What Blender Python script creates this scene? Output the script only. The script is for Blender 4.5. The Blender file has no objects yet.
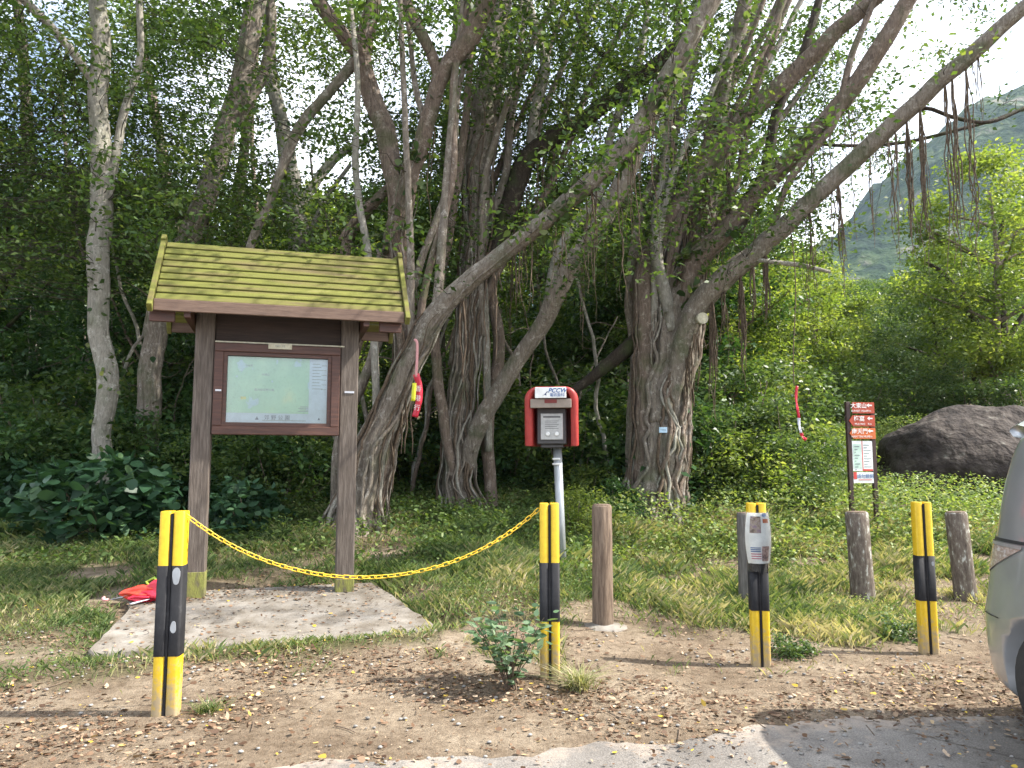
import bpy, math, random
import numpy as np
from mathutils import Vector, Matrix

rng = np.random.default_rng(7)
random.seed(7)
SC = bpy.context.scene
COL = SC.collection
PI = math.pi

# ------------------------------------------------------------------ camera maths
F = 770.0; H = 1.45; PITCH = math.atan(81/770)
cp, sp = math.cos(PITCH), math.sin(PITCH)
def ray(px, py):
    u = (px-512)/F; v = (384-py)/F
    return np.array([u, cp - v*sp, sp + v*cp])
def P(px, py, Y):
    d = ray(px, py); t = Y/d[1]
    return np.array([d[0]*t, Y, H + d[2]*t])
def proj(p):
    p = np.asarray(p, float); x = p[...,0]; y = p[...,1]; z = p[...,2]-H
    f = y*cp + z*sp; w = -y*sp + z*cp
    return 512 + F*x/f, 384 - F*w/f

# ------------------------------------------------------------------ noise
def _hash(ix, iy, iz, s):
    n = (ix*374761393 + iy*668265263 + iz*2147483647 + s*974634777) & 0xffffffff
    n = ((n ^ (n >> 13))*1274126177) & 0xffffffff
    return ((n ^ (n >> 16)) & 0xffff)/65535.0
def vnoise(x, y, z=None, s=0):
    x = np.asarray(x, float); y = np.asarray(y, float)
    z = np.zeros_like(x) if z is None else np.asarray(z, float)
    ix = np.floor(x).astype(np.int64); iy = np.floor(y).astype(np.int64); iz = np.floor(z).astype(np.int64)
    fx, fy, fz = x-ix, y-iy, z-iz
    fx = fx*fx*(3-2*fx); fy = fy*fy*(3-2*fy); fz = fz*fz*(3-2*fz)
    r = 0
    for a in (0, 1):
        for b in (0, 1):
            for c in (0, 1):
                w = (fx if a else 1-fx)*(fy if b else 1-fy)*(fz if c else 1-fz)
                r = r + w*_hash(ix+a, iy+b, iz+c, s)
    return r
def fbm(x, y, z=None, s=0, o=4):
    r = 0; a = .5; k = 1.0
    z = np.zeros_like(np.asarray(x, float)) if z is None else z
    for i in range(o):
        r = r + a*vnoise(np.asarray(x)*k, np.asarray(y)*k, np.asarray(z)*k, s+i); a *= .5; k *= 2.03
    return r
def sstep(a, b, x):
    t = np.clip((np.asarray(x, float)-a)/(b-a), 0, 1); return t*t*(3-2*t)

# ------------------------------------------------------------------ ground height
LY = [-50, 5.0, 7.4, 10, 13, 20, 40, 80, 150, 300, 1000]
LZ = [0, 0, .20, .50, .75, 1.2, 4.5, 13, 30, 60, 90]
RY = [-50, 8.0, 9.5, 12, 16, 20, 40, 80, 150, 300, 1000]
RZ = [0, 0, .10, .42, .85, 1.1, 3.0, 8, 22, 50, 80]
SLAB_ON = [False, None, None]
def gz(x, y):
    x = np.asarray(x, float); y = np.asarray(y, float)
    w = sstep(-.4, 2.2, x)
    z = np.interp(y, LY, LZ)*(1-w) + np.interp(y, RY, RZ)*w
    if SLAB_ON[0]:
        v = (x-SLAB_ON[1][0])*SLAB_ON[2][0]+(y-SLAB_ON[1][1])*SLAB_ON[2][1]; u = (x-SLAB_ON[1][0])*SLAB_ON[2][1]-(y-SLAB_ON[1][1])*SLAB_ON[2][0]
        ins = sstep(-.25, .05, v)*sstep(2.05, 1.75, v)*sstep(-.3, .05, u)*sstep(2.95, 2.65, u+v*.18)
        z = z*(1-ins)+ins*(.09*v+.02)
    z = z+.95*sstep(16.6, 19.0, y)*sstep(6.0, 8.5, x)*sstep(30, 22, y)
    bump = (fbm(x*1.3, y*1.3, s=3)-.47)*.05*sstep(2, 6, y) + (fbm(x*.35, y*.35, s=9)-.47)*.25*sstep(9, 14, y)
    return z + bump
def G(px, py):
    d = ray(px, py); t = 2.0
    for _ in range(400):
        p = np.array([0, 0, H]) + d*t
        if p[2] <= gz(p[0], p[1]): break
        t += .05 if t < 30 else .5
    return p

# ------------------------------------------------------------------ materials
def newmat(name):
    m = bpy.data.materials.new(name); m.use_nodes = True
    nt = m.node_tree; nt.nodes.clear()
    out = nt.nodes.new('ShaderNodeOutputMaterial')
    return m, nt, out
def N(nt, typ, **kw):
    n = nt.nodes.new(typ)
    for k, v in kw.items():
        if k.startswith('i_'):
            n.inputs[k[2:].replace('_', ' ')].default_value = v
        else: setattr(n, k, v)
    return n
def ramp(nt, fac, stops, interp='LINEAR'):
    r = nt.nodes.new('ShaderNodeValToRGB'); r.color_ramp.interpolation = interp
    e = r.color_ramp.elements
    while len(e) < len(stops): e.new(.5)
    for k, (p, c) in enumerate(stops):
        e[k].position = p; e[k].color = (*c, 1) if len(c) == 3 else c
    nt.links.new(fac, r.inputs[0]); return r.outputs[0]
def surf(name, stops, scale=8, detail=6, rough=.7, bump=.2, bscale=None, metal=0, stretch=None, coords='Object', rough2=None, dist=.01, distort=0.0, spec=.5):
    m, nt, out = newmat(name); L = nt.links.new
    tc = N(nt, 'ShaderNodeTexCoord'); mp = N(nt, 'ShaderNodeMapping')
    if stretch: mp.inputs['Scale'].default_value = stretch
    L(tc.outputs[coords], mp.inputs[0])
    no = N(nt, 'ShaderNodeTexNoise'); no.inputs['Scale'].default_value = scale; no.inputs['Detail'].default_value = detail
    no.inputs['Distortion'].default_value = distort; no.inputs['Roughness'].default_value = .65
    L(mp.outputs[0], no.inputs[0])
    c = ramp(nt, no.outputs[0], stops)
    b = N(nt, 'ShaderNodeBsdfPrincipled'); b.inputs['Roughness'].default_value = rough; b.inputs['Metallic'].default_value = metal
    b.inputs['Specular IOR Level'].default_value = spec
    L(c, b.inputs['Base Color'])
    if bump:
        n2 = N(nt, 'ShaderNodeTexNoise'); n2.inputs['Scale'].default_value = bscale or scale*4; n2.inputs['Detail'].default_value = 6
        L(mp.outputs[0], n2.inputs[0])
        bu = N(nt, 'ShaderNodeBump'); bu.inputs['Strength'].default_value = bump; bu.inputs['Distance'].default_value = dist
        L(n2.outputs[0], bu.inputs['Height']); L(bu.outputs[0], b.inputs['Normal'])
    L(b.outputs[0], out.inputs[0]); return m
def flat(name, c, rough=.6, metal=0, spec=.5):
    k = .82
    return surf(name, [(.3, tuple(x*k for x in c)), (.7, tuple(min(1, x*1.08) for x in c))], scale=14, rough=rough, bump=.05, metal=metal, spec=spec)
def leafmat(name, stops, trans=.35, tcol=1.0, rough=.45):
    """stops over the per-leaf 'rnd' attribute"""
    m, nt, out = newmat(name); L = nt.links.new
    at = N(nt, 'ShaderNodeAttribute', attribute_name='rnd')
    c = ramp(nt, at.outputs['Fac'], stops)
    b = N(nt, 'ShaderNodeBsdfPrincipled'); b.inputs['Roughness'].default_value = rough
    b.inputs['Specular IOR Level'].default_value = .22
    L(c, b.inputs['Base Color'])
    tr = N(nt, 'ShaderNodeBsdfTranslucent')
    mx = N(nt, 'ShaderNodeMix', data_type='RGBA', blend_type='MULTIPLY'); mx.inputs['Factor'].default_value = 1
    L(c, mx.inputs[6]); mx.inputs[7].default_value = (1.55*tcol, 1.6*tcol, .65*tcol, 1)
    L(mx.outputs[2], tr.inputs[0])
    ms = N(nt, 'ShaderNodeMixShader'); ms.inputs[0].default_value = trans
    L(b.outputs[0], ms.inputs[1]); L(tr.outputs[0], ms.inputs[2]); L(ms.outputs[0], out.inputs[0]); return m

def barkmat(name, dark, mid, light, lichen, moss=(.05, .08, .02), mossamt=.5):
    m, nt, out = newmat(name); L = nt.links.new
    tc = N(nt, 'ShaderNodeTexCoord'); mp = N(nt, 'ShaderNodeMapping'); mp.inputs['Scale'].default_value = (1, 1, .22)
    L(tc.outputs['Object'], mp.inputs[0])
    n1 = N(nt, 'ShaderNodeTexNoise'); n1.inputs['Scale'].default_value = 34; n1.inputs['Detail'].default_value = 10; n1.inputs['Roughness'].default_value = .78; n1.inputs['Distortion'].default_value = .6
    L(mp.outputs[0], n1.inputs[0])
    c1 = ramp(nt, n1.outputs[0], [(.3, dark), (.5, mid), (.7, light)])
    n2 = N(nt, 'ShaderNodeTexNoise'); n2.inputs['Scale'].default_value = 8.5; n2.inputs['Detail'].default_value = 9; n2.inputs['Roughness'].default_value = .8
    L(tc.outputs['Object'], n2.inputs[0])
    f2 = ramp(nt, n2.outputs[0], [(.54, (0, 0, 0)), (.62, (.8, .8, .8))])
    mx = N(nt, 'ShaderNodeMix', data_type='RGBA'); L(f2, mx.inputs[0]); L(c1, mx.inputs[6]); mx.inputs[7].default_value = (*lichen, 1)
    n3 = N(nt, 'ShaderNodeTexNoise'); n3.inputs['Scale'].default_value = 2.6; n3.inputs['Detail'].default_value = 6
    L(tc.outputs['Object'], n3.inputs[0])
    f3 = ramp(nt, n3.outputs[0], [(.52, (0, 0, 0)), (.66, (mossamt,)*3)])
    mx2 = N(nt, 'ShaderNodeMix', data_type='RGBA'); L(f3, mx2.inputs[0]); L(mx.outputs[2], mx2.inputs[6]); mx2.inputs[7].default_value = (*moss, 1)
    b = N(nt, 'ShaderNodeBsdfPrincipled'); b.inputs['Roughness'].default_value = .85; b.inputs['Specular IOR Level'].default_value = .25
    L(mx2.outputs[2], b.inputs['Base Color'])
    bu = N(nt, 'ShaderNodeBump'); bu.inputs['Strength'].default_value = .9; bu.inputs['Distance'].default_value = .03
    L(n1.outputs[0], bu.inputs['Height']); L(bu.outputs[0], b.inputs['Normal'])
    L(b.outputs[0], out.inputs[0]); return m

M = {}
M['bark'] = barkmat('bark_banyan', (.055, .045, .036), (.20, .168, .135), (.35, .31, .26), (.46, .43, .38))
M['bark_brown'] = barkmat('bark_brown', (.05, .037, .028), (.165, .125, .097), (.29, .225, .18), (.38, .33, .28), mossamt=.45)
M['bark_pale'] = barkmat('bark_pale', (.11, .10, .08), (.28, .26, .22), (.42, .40, .34), (.56, .54, .48), mossamt=.35)
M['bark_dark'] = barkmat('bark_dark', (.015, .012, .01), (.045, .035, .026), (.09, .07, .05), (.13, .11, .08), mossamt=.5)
M['root'] = surf('aerial_root', [(.3, (.05, .035, .025)), (.7, (.16, .12, .085))], scale=30, rough=.9, bump=.4, spec=.2)
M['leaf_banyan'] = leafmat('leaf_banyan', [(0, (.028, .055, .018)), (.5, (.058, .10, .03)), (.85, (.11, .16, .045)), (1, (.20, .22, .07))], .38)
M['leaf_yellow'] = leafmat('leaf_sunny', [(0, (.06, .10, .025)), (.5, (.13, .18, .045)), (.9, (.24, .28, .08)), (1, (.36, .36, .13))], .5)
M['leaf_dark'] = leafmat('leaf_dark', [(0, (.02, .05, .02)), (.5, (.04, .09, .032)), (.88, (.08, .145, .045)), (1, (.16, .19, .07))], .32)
M['leaf_blue'] = leafmat('leaf_bluegreen', [(0, (.018, .046, .024)), (.6, (.036, .085, .042)), (1, (.08, .14, .065))], .2, rough=.4)
M['leaf_shrub'] = leafmat('leaf_shrub', [(0, (.03, .06, .022)), (.5, (.075, .12, .045)), (.85, (.15, .20, .08)), (1, (.29, .31, .15))], .4, rough=.38)
M['leaf_weed'] = leafmat('leaf_weed', [(0, (.05, .10, .05)), (.5, (.10, .17, .09)), (1, (.20, .27, .17))], .3)
M['leaf_herb'] = leafmat('leaf_herb', [(0, (.06, .11, .03)), (.5, (.13, .19, .06)), (.85, (.25, .30, .10)), (1, (.38, .40, .18))], .35, rough=.5)
M['grass'] = leafmat('grass', [(0, (.05, .085, .028)), (.35, (.10, .145, .05)), (.6, (.17, .20, .08)), (.8, (.28, .26, .14)), (1, (.42, .36, .24))], .35, rough=.55)
M['grass_dry'] = leafmat('grass_dry', [(0, (.12, .16, .05)), (.5, (.25, .25, .12)), (1, (.5, .45, .3))], .3, rough=.6)
M['litter'] = leafmat('litter', [(0, (.06, .032, .018)), (.35, (.12, .07, .042)), (.65, (.21, .135, .085)), (.85, (.33, .235, .155)), (.96, (.45, .34, .24)), (.985, (.48, .32, .04)), (1, (.5, .36, .05))], .08, tcol=.6, rough=.6)
M['wood_dark'] = surf('kiosk_post_wood', [(.25, (.045, .036, .030)), (.5, (.105, .085, .07)), (.75, (.20, .17, .145))], scale=5, stretch=(9, 9, .7), rough=.8, bump=.5, bscale=22, spec=.25)
M['wood_red'] = surf('kiosk_red_wood', [(.25, (.03, .012, .008)), (.55, (.075, .03, .019)), (.85, (.14, .065, .04))], scale=5, stretch=(.7, 9, 9), rough=.55, bump=.3, bscale=22)
M['wood_fascia'] = surf('fascia_wood', [(.25, (.08, .046, .033)), (.55, (.14, .088, .062)), (.85, (.22, .15, .11))], scale=5, stretch=(.7, 9, 9), rough=.75, bump=.3, bscale=22)
M['plank'] = surf('mossy_roof_wood', [(.3, (.11, .085, .045)), (.42, (.135, .12, .04)), (.52, (.125, .13, .03)), (.62, (.165, .165, .04)), (.8, (.22, .185, .10))], scale=1.5, stretch=(.7, 7, 7), rough=.85, bump=.35, bscale=60, detail=9, distort=.15, spec=.2)
M['log'] = surf('weathered_log', [(.3, (.07, .05, .038)), (.5, (.15, .11, .08)), (.75, (.26, .20, .15))], scale=6, stretch=(8, 8, .8), rough=.85, bump=.6, bscale=26, spec=.2)
M['log_lichen'] = surf('lichen_log', [(.3, (.06, .048, .04)), (.5, (.13, .105, .085)), (.57, (.17, .15, .12)), (.64, (.42, .42, .38))], scale=9, stretch=(3, 3, 1), rough=.9, bump=.6, bscale=26, spec=.2)
M['log_grey'] = surf('grey_log', [(.3, (.07, .065, .06)), (.6, (.15, .14, .13)), (.8, (.24, .23, .21))], scale=6, stretch=(8, 8, .8), rough=.85, bump=.5, bscale=26, spec=.2)
M['concrete'] = surf('concrete', [(.28, (.085, .068, .052)), (.42, (.15, .13, .105)), (.58, (.215, .195, .17)), (.75, (.30, .28, .25))], scale=3.4, detail=10, rough=.9, bump=.5, bscale=45, spec=.2)
M['rock'] = surf('dark_rock', [(.28, (.010, .008, .007)), (.45, (.028, .021, .018)), (.60, (.055, .044, .037)), (.72, (.15, .14, .12)), (.8, (.08, .10, .04))], scale=2.6, detail=10, rough=.85, bump=1, bscale=5, dist=.12, spec=.25)
M['rock_grey'] = surf('grey_rock', [(.3, (.14, .13, .12)), (.6, (.30, .29, .27)), (.8, (.42, .40, .37))], scale=3, detail=10, rough=.9, bump=.8, bscale=9, dist=.05, spec=.2)
M['white'] = flat('white_paint', (.78, .78, .76)); M['red'] = surf('red_grp', [(.3, (.27, .022, .02)), (.7, (.45, .045, .038))], scale=6, rough=.4, bump=.08)
M['silver_pole'] = surf('galvanised', [(.3, (.25, .27, .28)), (.7, (.42, .44, .45))], scale=9, stretch=(3, 3, .6), rough=.45, bump=.08, metal=.5)
M['dark_red'] = flat('dark_red', (.16, .02, .015)); M['grey_panel'] = surf('brushed_panel', [(.3, (.33, .33, .32)), (.7, (.48, .47, .45))], scale=20, rough=.45, metal=.35, bump=.05)
M['taupe'] = flat('taupe_metal', (.26, .21, .17)); M['dark_box'] = flat('dark_box', (.06, .055, .055))
M['blue_ink'] = flat('blue_ink', (.01, .10, .32)); M['navy'] = flat('navy_ink', (.02, .04, .12)); M['ink'] = flat('black_ink', (.03, .03, .035)); M['grey_ink'] = flat('grey_ink', (.22, .26, .26))
M['dark_grey'] = flat('dark_grey', (.12, .12, .12)); M['sign_brown'] = flat('sign_brown', (.05, .025, .022)); M['sign_red'] = flat('sign_red', (.42, .06, .025)); M['sign_orange'] = flat('sign_orange', (.60, .14, .035))
M['white_ink'] = flat('white_ink', (.8, .78, .76)); M['paper'] = flat('notice_paper', (.90, .91, .90)); M['palegreen'] = flat('pale_green_print', (.55, .70, .60)); M['pink_ink'] = flat('pink_ink', (.55, .12, .2)); M['red_ink'] = flat('red_ink', (.6, .06, .05))
M['cream'] = surf('cream_plate', [(.3, (.35, .32, .22)), (.7, (.55, .52, .40))], scale=30, rough=.7, bump=.2)
M['ribbon_red'] = flat('ribbon_red', (.62, .02, .05), .4); M['ribbon_pink'] = flat('ribbon_pink', (.65, .30, .30), .4); M['tag_yellow'] = flat('tag_yellow', (.75, .75, .03), .4)
M['cloth_orange'] = flat('cloth_orange', (.68, .06, .03), .35); M['cloth_white'] = flat('cloth_white', (.72, .74, .82), .5)
M['lime'] = flat('lime_plastic', (.35, .55, .06), .4)
M['chain'] = flat('yellow_plastic', (.78, .50, .03), .4)
M['black_plastic'] = flat('black_plastic', (.03, .03, .032), .5)
M['tyre'] = surf('tyre', [(.3, (.02, .02, .02)), (.7, (.04, .04, .04))], scale=20, rough=.8)
M['alloy'] = flat('alloy', (.5, .5, .52), .35, .8)
M['chrome'] = flat('chrome', (.75, .76, .78), .35, .8)
M['photo_brown'] = surf('printed_photo', [(.35, (.08, .05, .04)), (.45, (.25, .17, .13)), (.55, (.45, .36, .30)), (.65, (.30, .2, .28))], scale=22, detail=4, rough=.5, bump=0)
M['photo_pink'] = surf('printed_photo_pink', [(.35, (.10, .07, .08)), (.5, (.45, .30, .28)), (.65, (.65, .5, .45))], scale=30, detail=4, rough=.5, bump=0)

def glassmat(name, tint=(.6, .65, .65), rough=.03, mix=.25):
    m, nt, out = newmat(name); L = nt.links.new
    t = N(nt, 'ShaderNodeBsdfTransparent'); t.inputs[0].default_value = (*tint, 1)
    g = N(nt, 'ShaderNodeBsdfGlossy'); g.inputs['Roughness'].default_value = rough
    fr = N(nt, 'ShaderNodeFresnel'); fr.inputs[0].default_value = 1.5
    ma = N(nt, 'ShaderNodeMath', operation='ADD'); L(fr.outputs[0], ma.inputs[0]); ma.inputs[1].default_value = mix*.2
    ms = N(nt, 'ShaderNodeMixShader'); L(ma.outputs[0], ms.inputs[0]); L(t.outputs[0], ms.inputs[1]); L(g.outputs[0], ms.inputs[2])
    L(ms.outputs[0], out.inputs[0]); return m
M['clear'] = glassmat('display_glass', (.92, .95, .94))
M['poly'] = glassmat('plastic_sleeve', (.97, .97, .95), .25, .1)
def carmat():
    m, nt, out = newmat('silver_paint'); L = nt.links.new
    b = N(nt, 'ShaderNodeBsdfPrincipled'); b.inputs['Metallic'].default_value = .55; b.inputs['Roughness'].default_value = .38
    b.inputs['Coat Weight'].default_value = .9; b.inputs['Coat Roughness'].default_value = .04
    no = N(nt, 'ShaderNodeTexNoise'); no.inputs['Scale'].default_value = 3; no.inputs['Detail'].default_value = 8
    tc = N(nt, 'ShaderNodeTexCoord'); L(tc.outputs['Object'], no.inputs[0])
    L(ramp(nt, no.outputs[0], [(.35, (.36, .37, .38)), (.7, (.44, .45, .46))]), b.inputs['Base Color'])
    L(b.outputs[0], out.inputs[0]); return m
M['car'] = carmat()
M['car_glass'] = surf('car_glass', [(.3, (.02, .024, .026)), (.7, (.03, .035, .038))], rough=.05, bump=0, spec=1)
M['lens_clear'] = surf('lamp_lens', [(.35, (.50, .42, .36)), (.5, (.30, .22, .18)), (.65, (.60, .58, .55))], scale=14, stretch=(1, 1, 2), rough=.08, bump=.1, spec=.8)
M['lens_red'] = flat('lamp_red', (.5, .03, .02), .12)

def bollardmat():
    """yellow with a grime fade at the foot; wear chips"""
    m, nt, out = newmat('bollard_yellow'); L = nt.links.new
    tc = N(nt, 'ShaderNodeTexCoord'); sx = N(nt, 'ShaderNodeSeparateXYZ'); L(tc.outputs['Object'], sx.inputs[0])
    n1 = N(nt, 'ShaderNodeTexNoise'); n1.inputs['Scale'].default_value = 18; n1.inputs['Detail'].default_value = 8; n1.inputs['Roughness'].default_value = .7
    L(tc.outputs['Object'], n1.inputs[0])
    c = ramp(nt, n1.outputs[0], [(.3, (.52, .33, .008)), (.7, (.68, .46, .012))])
    # dirt near the base and chips
    ma = N(nt, 'ShaderNodeMath', operation='MULTIPLY_ADD'); L(sx.outputs[2], ma.inputs[0]); ma.inputs[1].default_value = -1.0; ma.inputs[2].default_value = .32
    ad = N(nt, 'ShaderNodeMath', operation='ADD'); L(ma.outputs[0], ad.inputs[0]); L(n1.outputs[0], ad.inputs[1])
    f = ramp(nt, ad.outputs[0], [(.56, (0, 0, 0)), (.60, (.25, .25, .25)), (.76, (.9, .9, .9))])
    mx = N(nt, 'ShaderNodeMix', data_type='RGBA'); L(f, mx.inputs[0]); L(c, mx.inputs[6]); mx.inputs[7].default_value = (.30, .24, .17, 1)
    b = N(nt, 'ShaderNodeBsdfPrincipled'); b.inputs['Roughness'].default_value = .5; L(mx.outputs[2], b.inputs['Base Color'])
    bu = N(nt, 'ShaderNodeBump'); bu.inputs['Strength'].default_value = .15; bu.inputs['Distance'].default_value = .01; L(n1.outputs[0], bu.inputs['Height']); L(bu.outputs[0], b.inputs['Normal'])
    L(b.outputs[0], out.inputs[0]); return m
M['yellow'] = bollardmat()
M['black'] = surf('bollard_black', [(.3, (.008, .008, .010)), (.6, (.018, .018, .02)), (.70, (.04, .04, .042)), (.76, (.12, .13, .14))], scale=9, detail=9, rough=.7, bump=.15, spec=.25)
M['bare'] = flat('bare_patch', (.36, .38, .40), .6)

# ------------------------------------------------------------------ object plumbing
def tag(o, label=None, cat=None, group=None, kind=None):
    if label: o['label'] = label
    if cat: o['category'] = cat
    if group: o['group'] = group
    if kind: o['kind'] = kind
    return o
def empty(name, loc, rz=0, label=None, cat=None, group=None, rx=0, ry=0):
    o = bpy.data.objects.new(name, None); COL.objects.link(o); o.empty_display_size = .2
    o.location = [float(v) for v in loc]; o.rotation_euler = (rx, ry, rz)
    return tag(o, label, cat, group)
def copy_tree(o, parent=None):
    c = o.copy(); COL.objects.link(c); c.parent = parent
    for ch in list(o.children): copy_tree(ch, c)
    return c

class MB:
    def __init__(s): s.v = []; s.f = []; s.n = 0; s.mi = []; s.sm = []
    def add(s, v, f, mi=0, smooth=True):
        v = np.asarray(v, float).reshape(-1, 3)
        s.v.append(v)
        for q in f: s.f.append(tuple(int(i)+s.n for i in q)); s.mi.append(mi); s.sm.append(smooth)
        s.n += len(v); return s
    def box(s, x0, x1, y0, y1, z0, z1, mi=0, bev=0.0, R=None, T=None):
        if bev <= 0:
            v = np.array([(x, y, z) for z in (z0, z1) for y in (y0, y1) for x in (x0, x1)], float)
            f = [(0, 2, 3, 1), (4, 5, 7, 6), (0, 1, 5, 4), (1, 3, 7, 5), (3, 2, 6, 7), (2, 0, 4, 6)]
        else:
            b = bev; v = []; c = ((x0+x1)/2, (y0+y1)/2, (z0+z1)/2)
            # 24 verts: per corner three
            cor = [(x, y, z) for z in (z0, z1) for y in (y0, y1) for x in (x0, x1)]
            for (x, y, z) in cor:
                ix = b if x < c[0] else -b; iy = b if y < c[1] else -b; iz = b if z < c[2] else -b
                v += [(x, y+iy, z+iz), (x+ix, y, z+iz), (x+ix, y+iy, z)]
            v = np.array(v)
            X = lambda i: 3*i; Y = lambda i: 3*i+1; Z = lambda i: 3*i+2
            f = [(Z(0), Z(2), Z(3), Z(1)), (Z(4), Z(5), Z(7), Z(6)), (Y(0), Y(1), Y(5), Y(4)), (X(1), X(3), X(7), X(5)), (Y(3), Y(2), Y(6), Y(7)), (X(2), X(0), X(4), X(6))]
            f += [(Z(0), Z(1), Y(1), Y(0)), (Z(1), Z(3), X(3), X(1)), (Z(3), Z(2), Y(2), Y(3)), (Z(2), Z(0), X(0), X(2)),
                  (Z(5), Z(4), Y(4), Y(5)), (Z(7), Z(5), X(5), X(7)), (Z(6), Z(7), Y(7), Y(6)), (Z(4), Z(6), X(6), X(4)),
                  (X(0), X(4), Y(4), Y(0)), (Y(1), Y(5), X(5), X(1)), (X(3), X(7), Y(7), Y(3)), (Y(2), Y(6), X(6), X(2))]
            for i in range(8):
                par = ((i & 1) + ((i >> 1) & 1) + ((i >> 2) & 1)) % 2
                t = (X(i), Y(i), Z(i)); f.append(t if par else t[::-1])
        if R is not None: v = v @ np.array(R).T
        if T is not None: v = v + np.array(T)
        s.add(v, f, mi, False); return s
    def lathe(s, prof, n=20, mi=0, cx=0, cy=0, cap=True, smooth=True, jit=None):
        v = []; f = []
        for (r, z) in prof:
            for k in range(n):
                a = 2*PI*k/n; rr = r*(1+(jit(a, z) if jit else 0)); v.append((cx+rr*math.cos(a), cy+rr*math.sin(a), z))
        for j in range(len(prof)-1):
            for k in range(n):
                k2 = (k+1) % n; f.append((j*n+k, j*n+k2, (j+1)*n+k2, (j+1)*n+k))
        s.add(v, f, mi, smooth)
        if cap:
            b = s.n-len(prof)*n
            s.f.append(tuple(b+k for k in range(n))[::-1]); s.mi.append(mi); s.sm.append(False)
            t = s.n-n; s.f.append(tuple(t+k for k in range(n))); s.mi.append(mi); s.sm.append(False)
        return s
    def tube(s, pts, rad, n=8, mi=0, flute=None, cap=True):
        pts = np.asarray(pts, float); m = len(pts); rad = np.broadcast_to(np.asarray(rad, float), (m,))
        T = np.gradient(pts, axis=0); T /= np.linalg.norm(T, axis=1)[:, None]+1e-9
        u = np.array([1., .13, .07]); 
        if abs(T[0] @ u) > .9: u = np.array([.1, 1, .05])
        A = []; B = []
        for i in range(m):
            u = u - T[i]*(u @ T[i]); u /= np.linalg.norm(u)+1e-9; A.append(u); B.append(np.cross(T[i], u))
        A = np.array(A); B = np.array(B)
        th = np.arange(n)*2*PI/n
        R = np.repeat(rad[:, None], n, 1)
        if flute is not None: R = R*flute(np.arange(m)[:, None], th[None, :], pts)
        v = pts[:, None, :] + R[..., None]*(np.cos(th)[None, :, None]*A[:, None, :] + np.sin(th)[None, :, None]*B[:, None, :])
        f = []
        for j in range(m-1):
            for k in range(n):
                k2 = (k+1) % n; f.append((j*n+k, j*n+k2, (j+1)*n+k2, (j+1)*n+k))
        if cap: f.append(tuple(range(n))[::-1]); f.append(tuple((m-1)*n+k for k in range(n)))
        s.add(v.reshape(-1, 3), f, mi); return s
    def prism(s, poly, y0, y1, mi=0, R=None, T=None):
        """poly in x,z, extruded in y"""
        n = len(poly); v = [(x, y0, z) for x, z in poly]+[(x, y1, z) for x, z in poly]
        f = [tuple(range(n)), tuple(range(2*n-1, n-1, -1))]+[(i, i+n, (i+1) % n+n, (i+1) % n) for i in range(n)]
        v = np.array(v)
        if R is not None: v = v @ np.array(R).T
        if T is not None: v = v+np.array(T)
        s.add(v, f, mi, False); return s
    def build(s, name, mat, parent=None, origin=None, rot=None):
        me = bpy.data.meshes.new(name)
        V = np.concatenate(s.v)
        if origin is not None: V = V-np.asarray(origin, float)
        me.from_pydata([tuple(map(float, p)) for p in V], [], s.f)
        for m_ in (mat if isinstance(mat, (list, tuple)) else [mat]): me.materials.append(m_)
        me.polygons.foreach_set('material_index', s.mi); me.polygons.foreach_set('use_smooth', s.sm)
        me.update()
        o = bpy.data.objects.new(name, me); COL.objects.link(o)
        if parent is not None: o.parent = parent
        elif origin is not None: o.location = [float(a) for a in origin]
        if rot: o.rotation_euler = rot
        return o

def quadmesh(name, V, mat, parent=None, rnd=None, origin=None, tri=False):
    """V: (n,4,3) or (n,3,3) free faces"""
    k = V.shape[1]; n = len(V)
    me = bpy.data.meshes.new(name)
    W = V.reshape(-1, 3)
    if origin is not None: W = W-np.asarray(origin, float)
    me.vertices.add(n*k); me.vertices.foreach_set('co', W.astype(np.float32).ravel())
    me.loops.add(n*k); me.loops.foreach_set('vertex_index', np.arange(n*k, dtype=np.int32))
    me.polygons.add(n); me.polygons.foreach_set('loop_start', np.arange(0, n*k, k, dtype=np.int32))
    me.polygons.foreach_set('loop_total', np.full(n, k, np.int32))
    if rnd is not None:
        a = me.attributes.new('rnd', 'FLOAT', 'FACE'); a.data.foreach_set('value', rnd.astype(np.float32))
    me.materials.append(mat); me.update(calc_edges=True)
    o = bpy.data.objects.new(name, me); COL.objects.link(o)
    if parent is not None: o.parent = parent
    elif origin is not None: o.location = [float(a) for a in origin]
    return o
def leaves6(c, L, W=.6, **kw):
    q = leaves(c, L, W, **kw); b, l, t, r = q[:, 0], q[:, 1], q[:, 2], q[:, 3]; m = (l+r)/2; s = (l-r)/2; ax = t-b
    o = np.empty((len(c), 8, 3)); o[:, 0] = b; o[:, 1] = b+ax*.16+s*.78; o[:, 2] = b+ax*.42+s*1.0; o[:, 3] = b+ax*.72+s*.62
    o[:, 4] = t; o[:, 5] = b+ax*.72-s*.62; o[:, 6] = b+ax*.42-s*1.0; o[:, 7] = b+ax*.16-s*.78
    return o
def unit(a): return a/(np.linalg.norm(a, axis=-1, keepdims=True)+1e-9)
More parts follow.
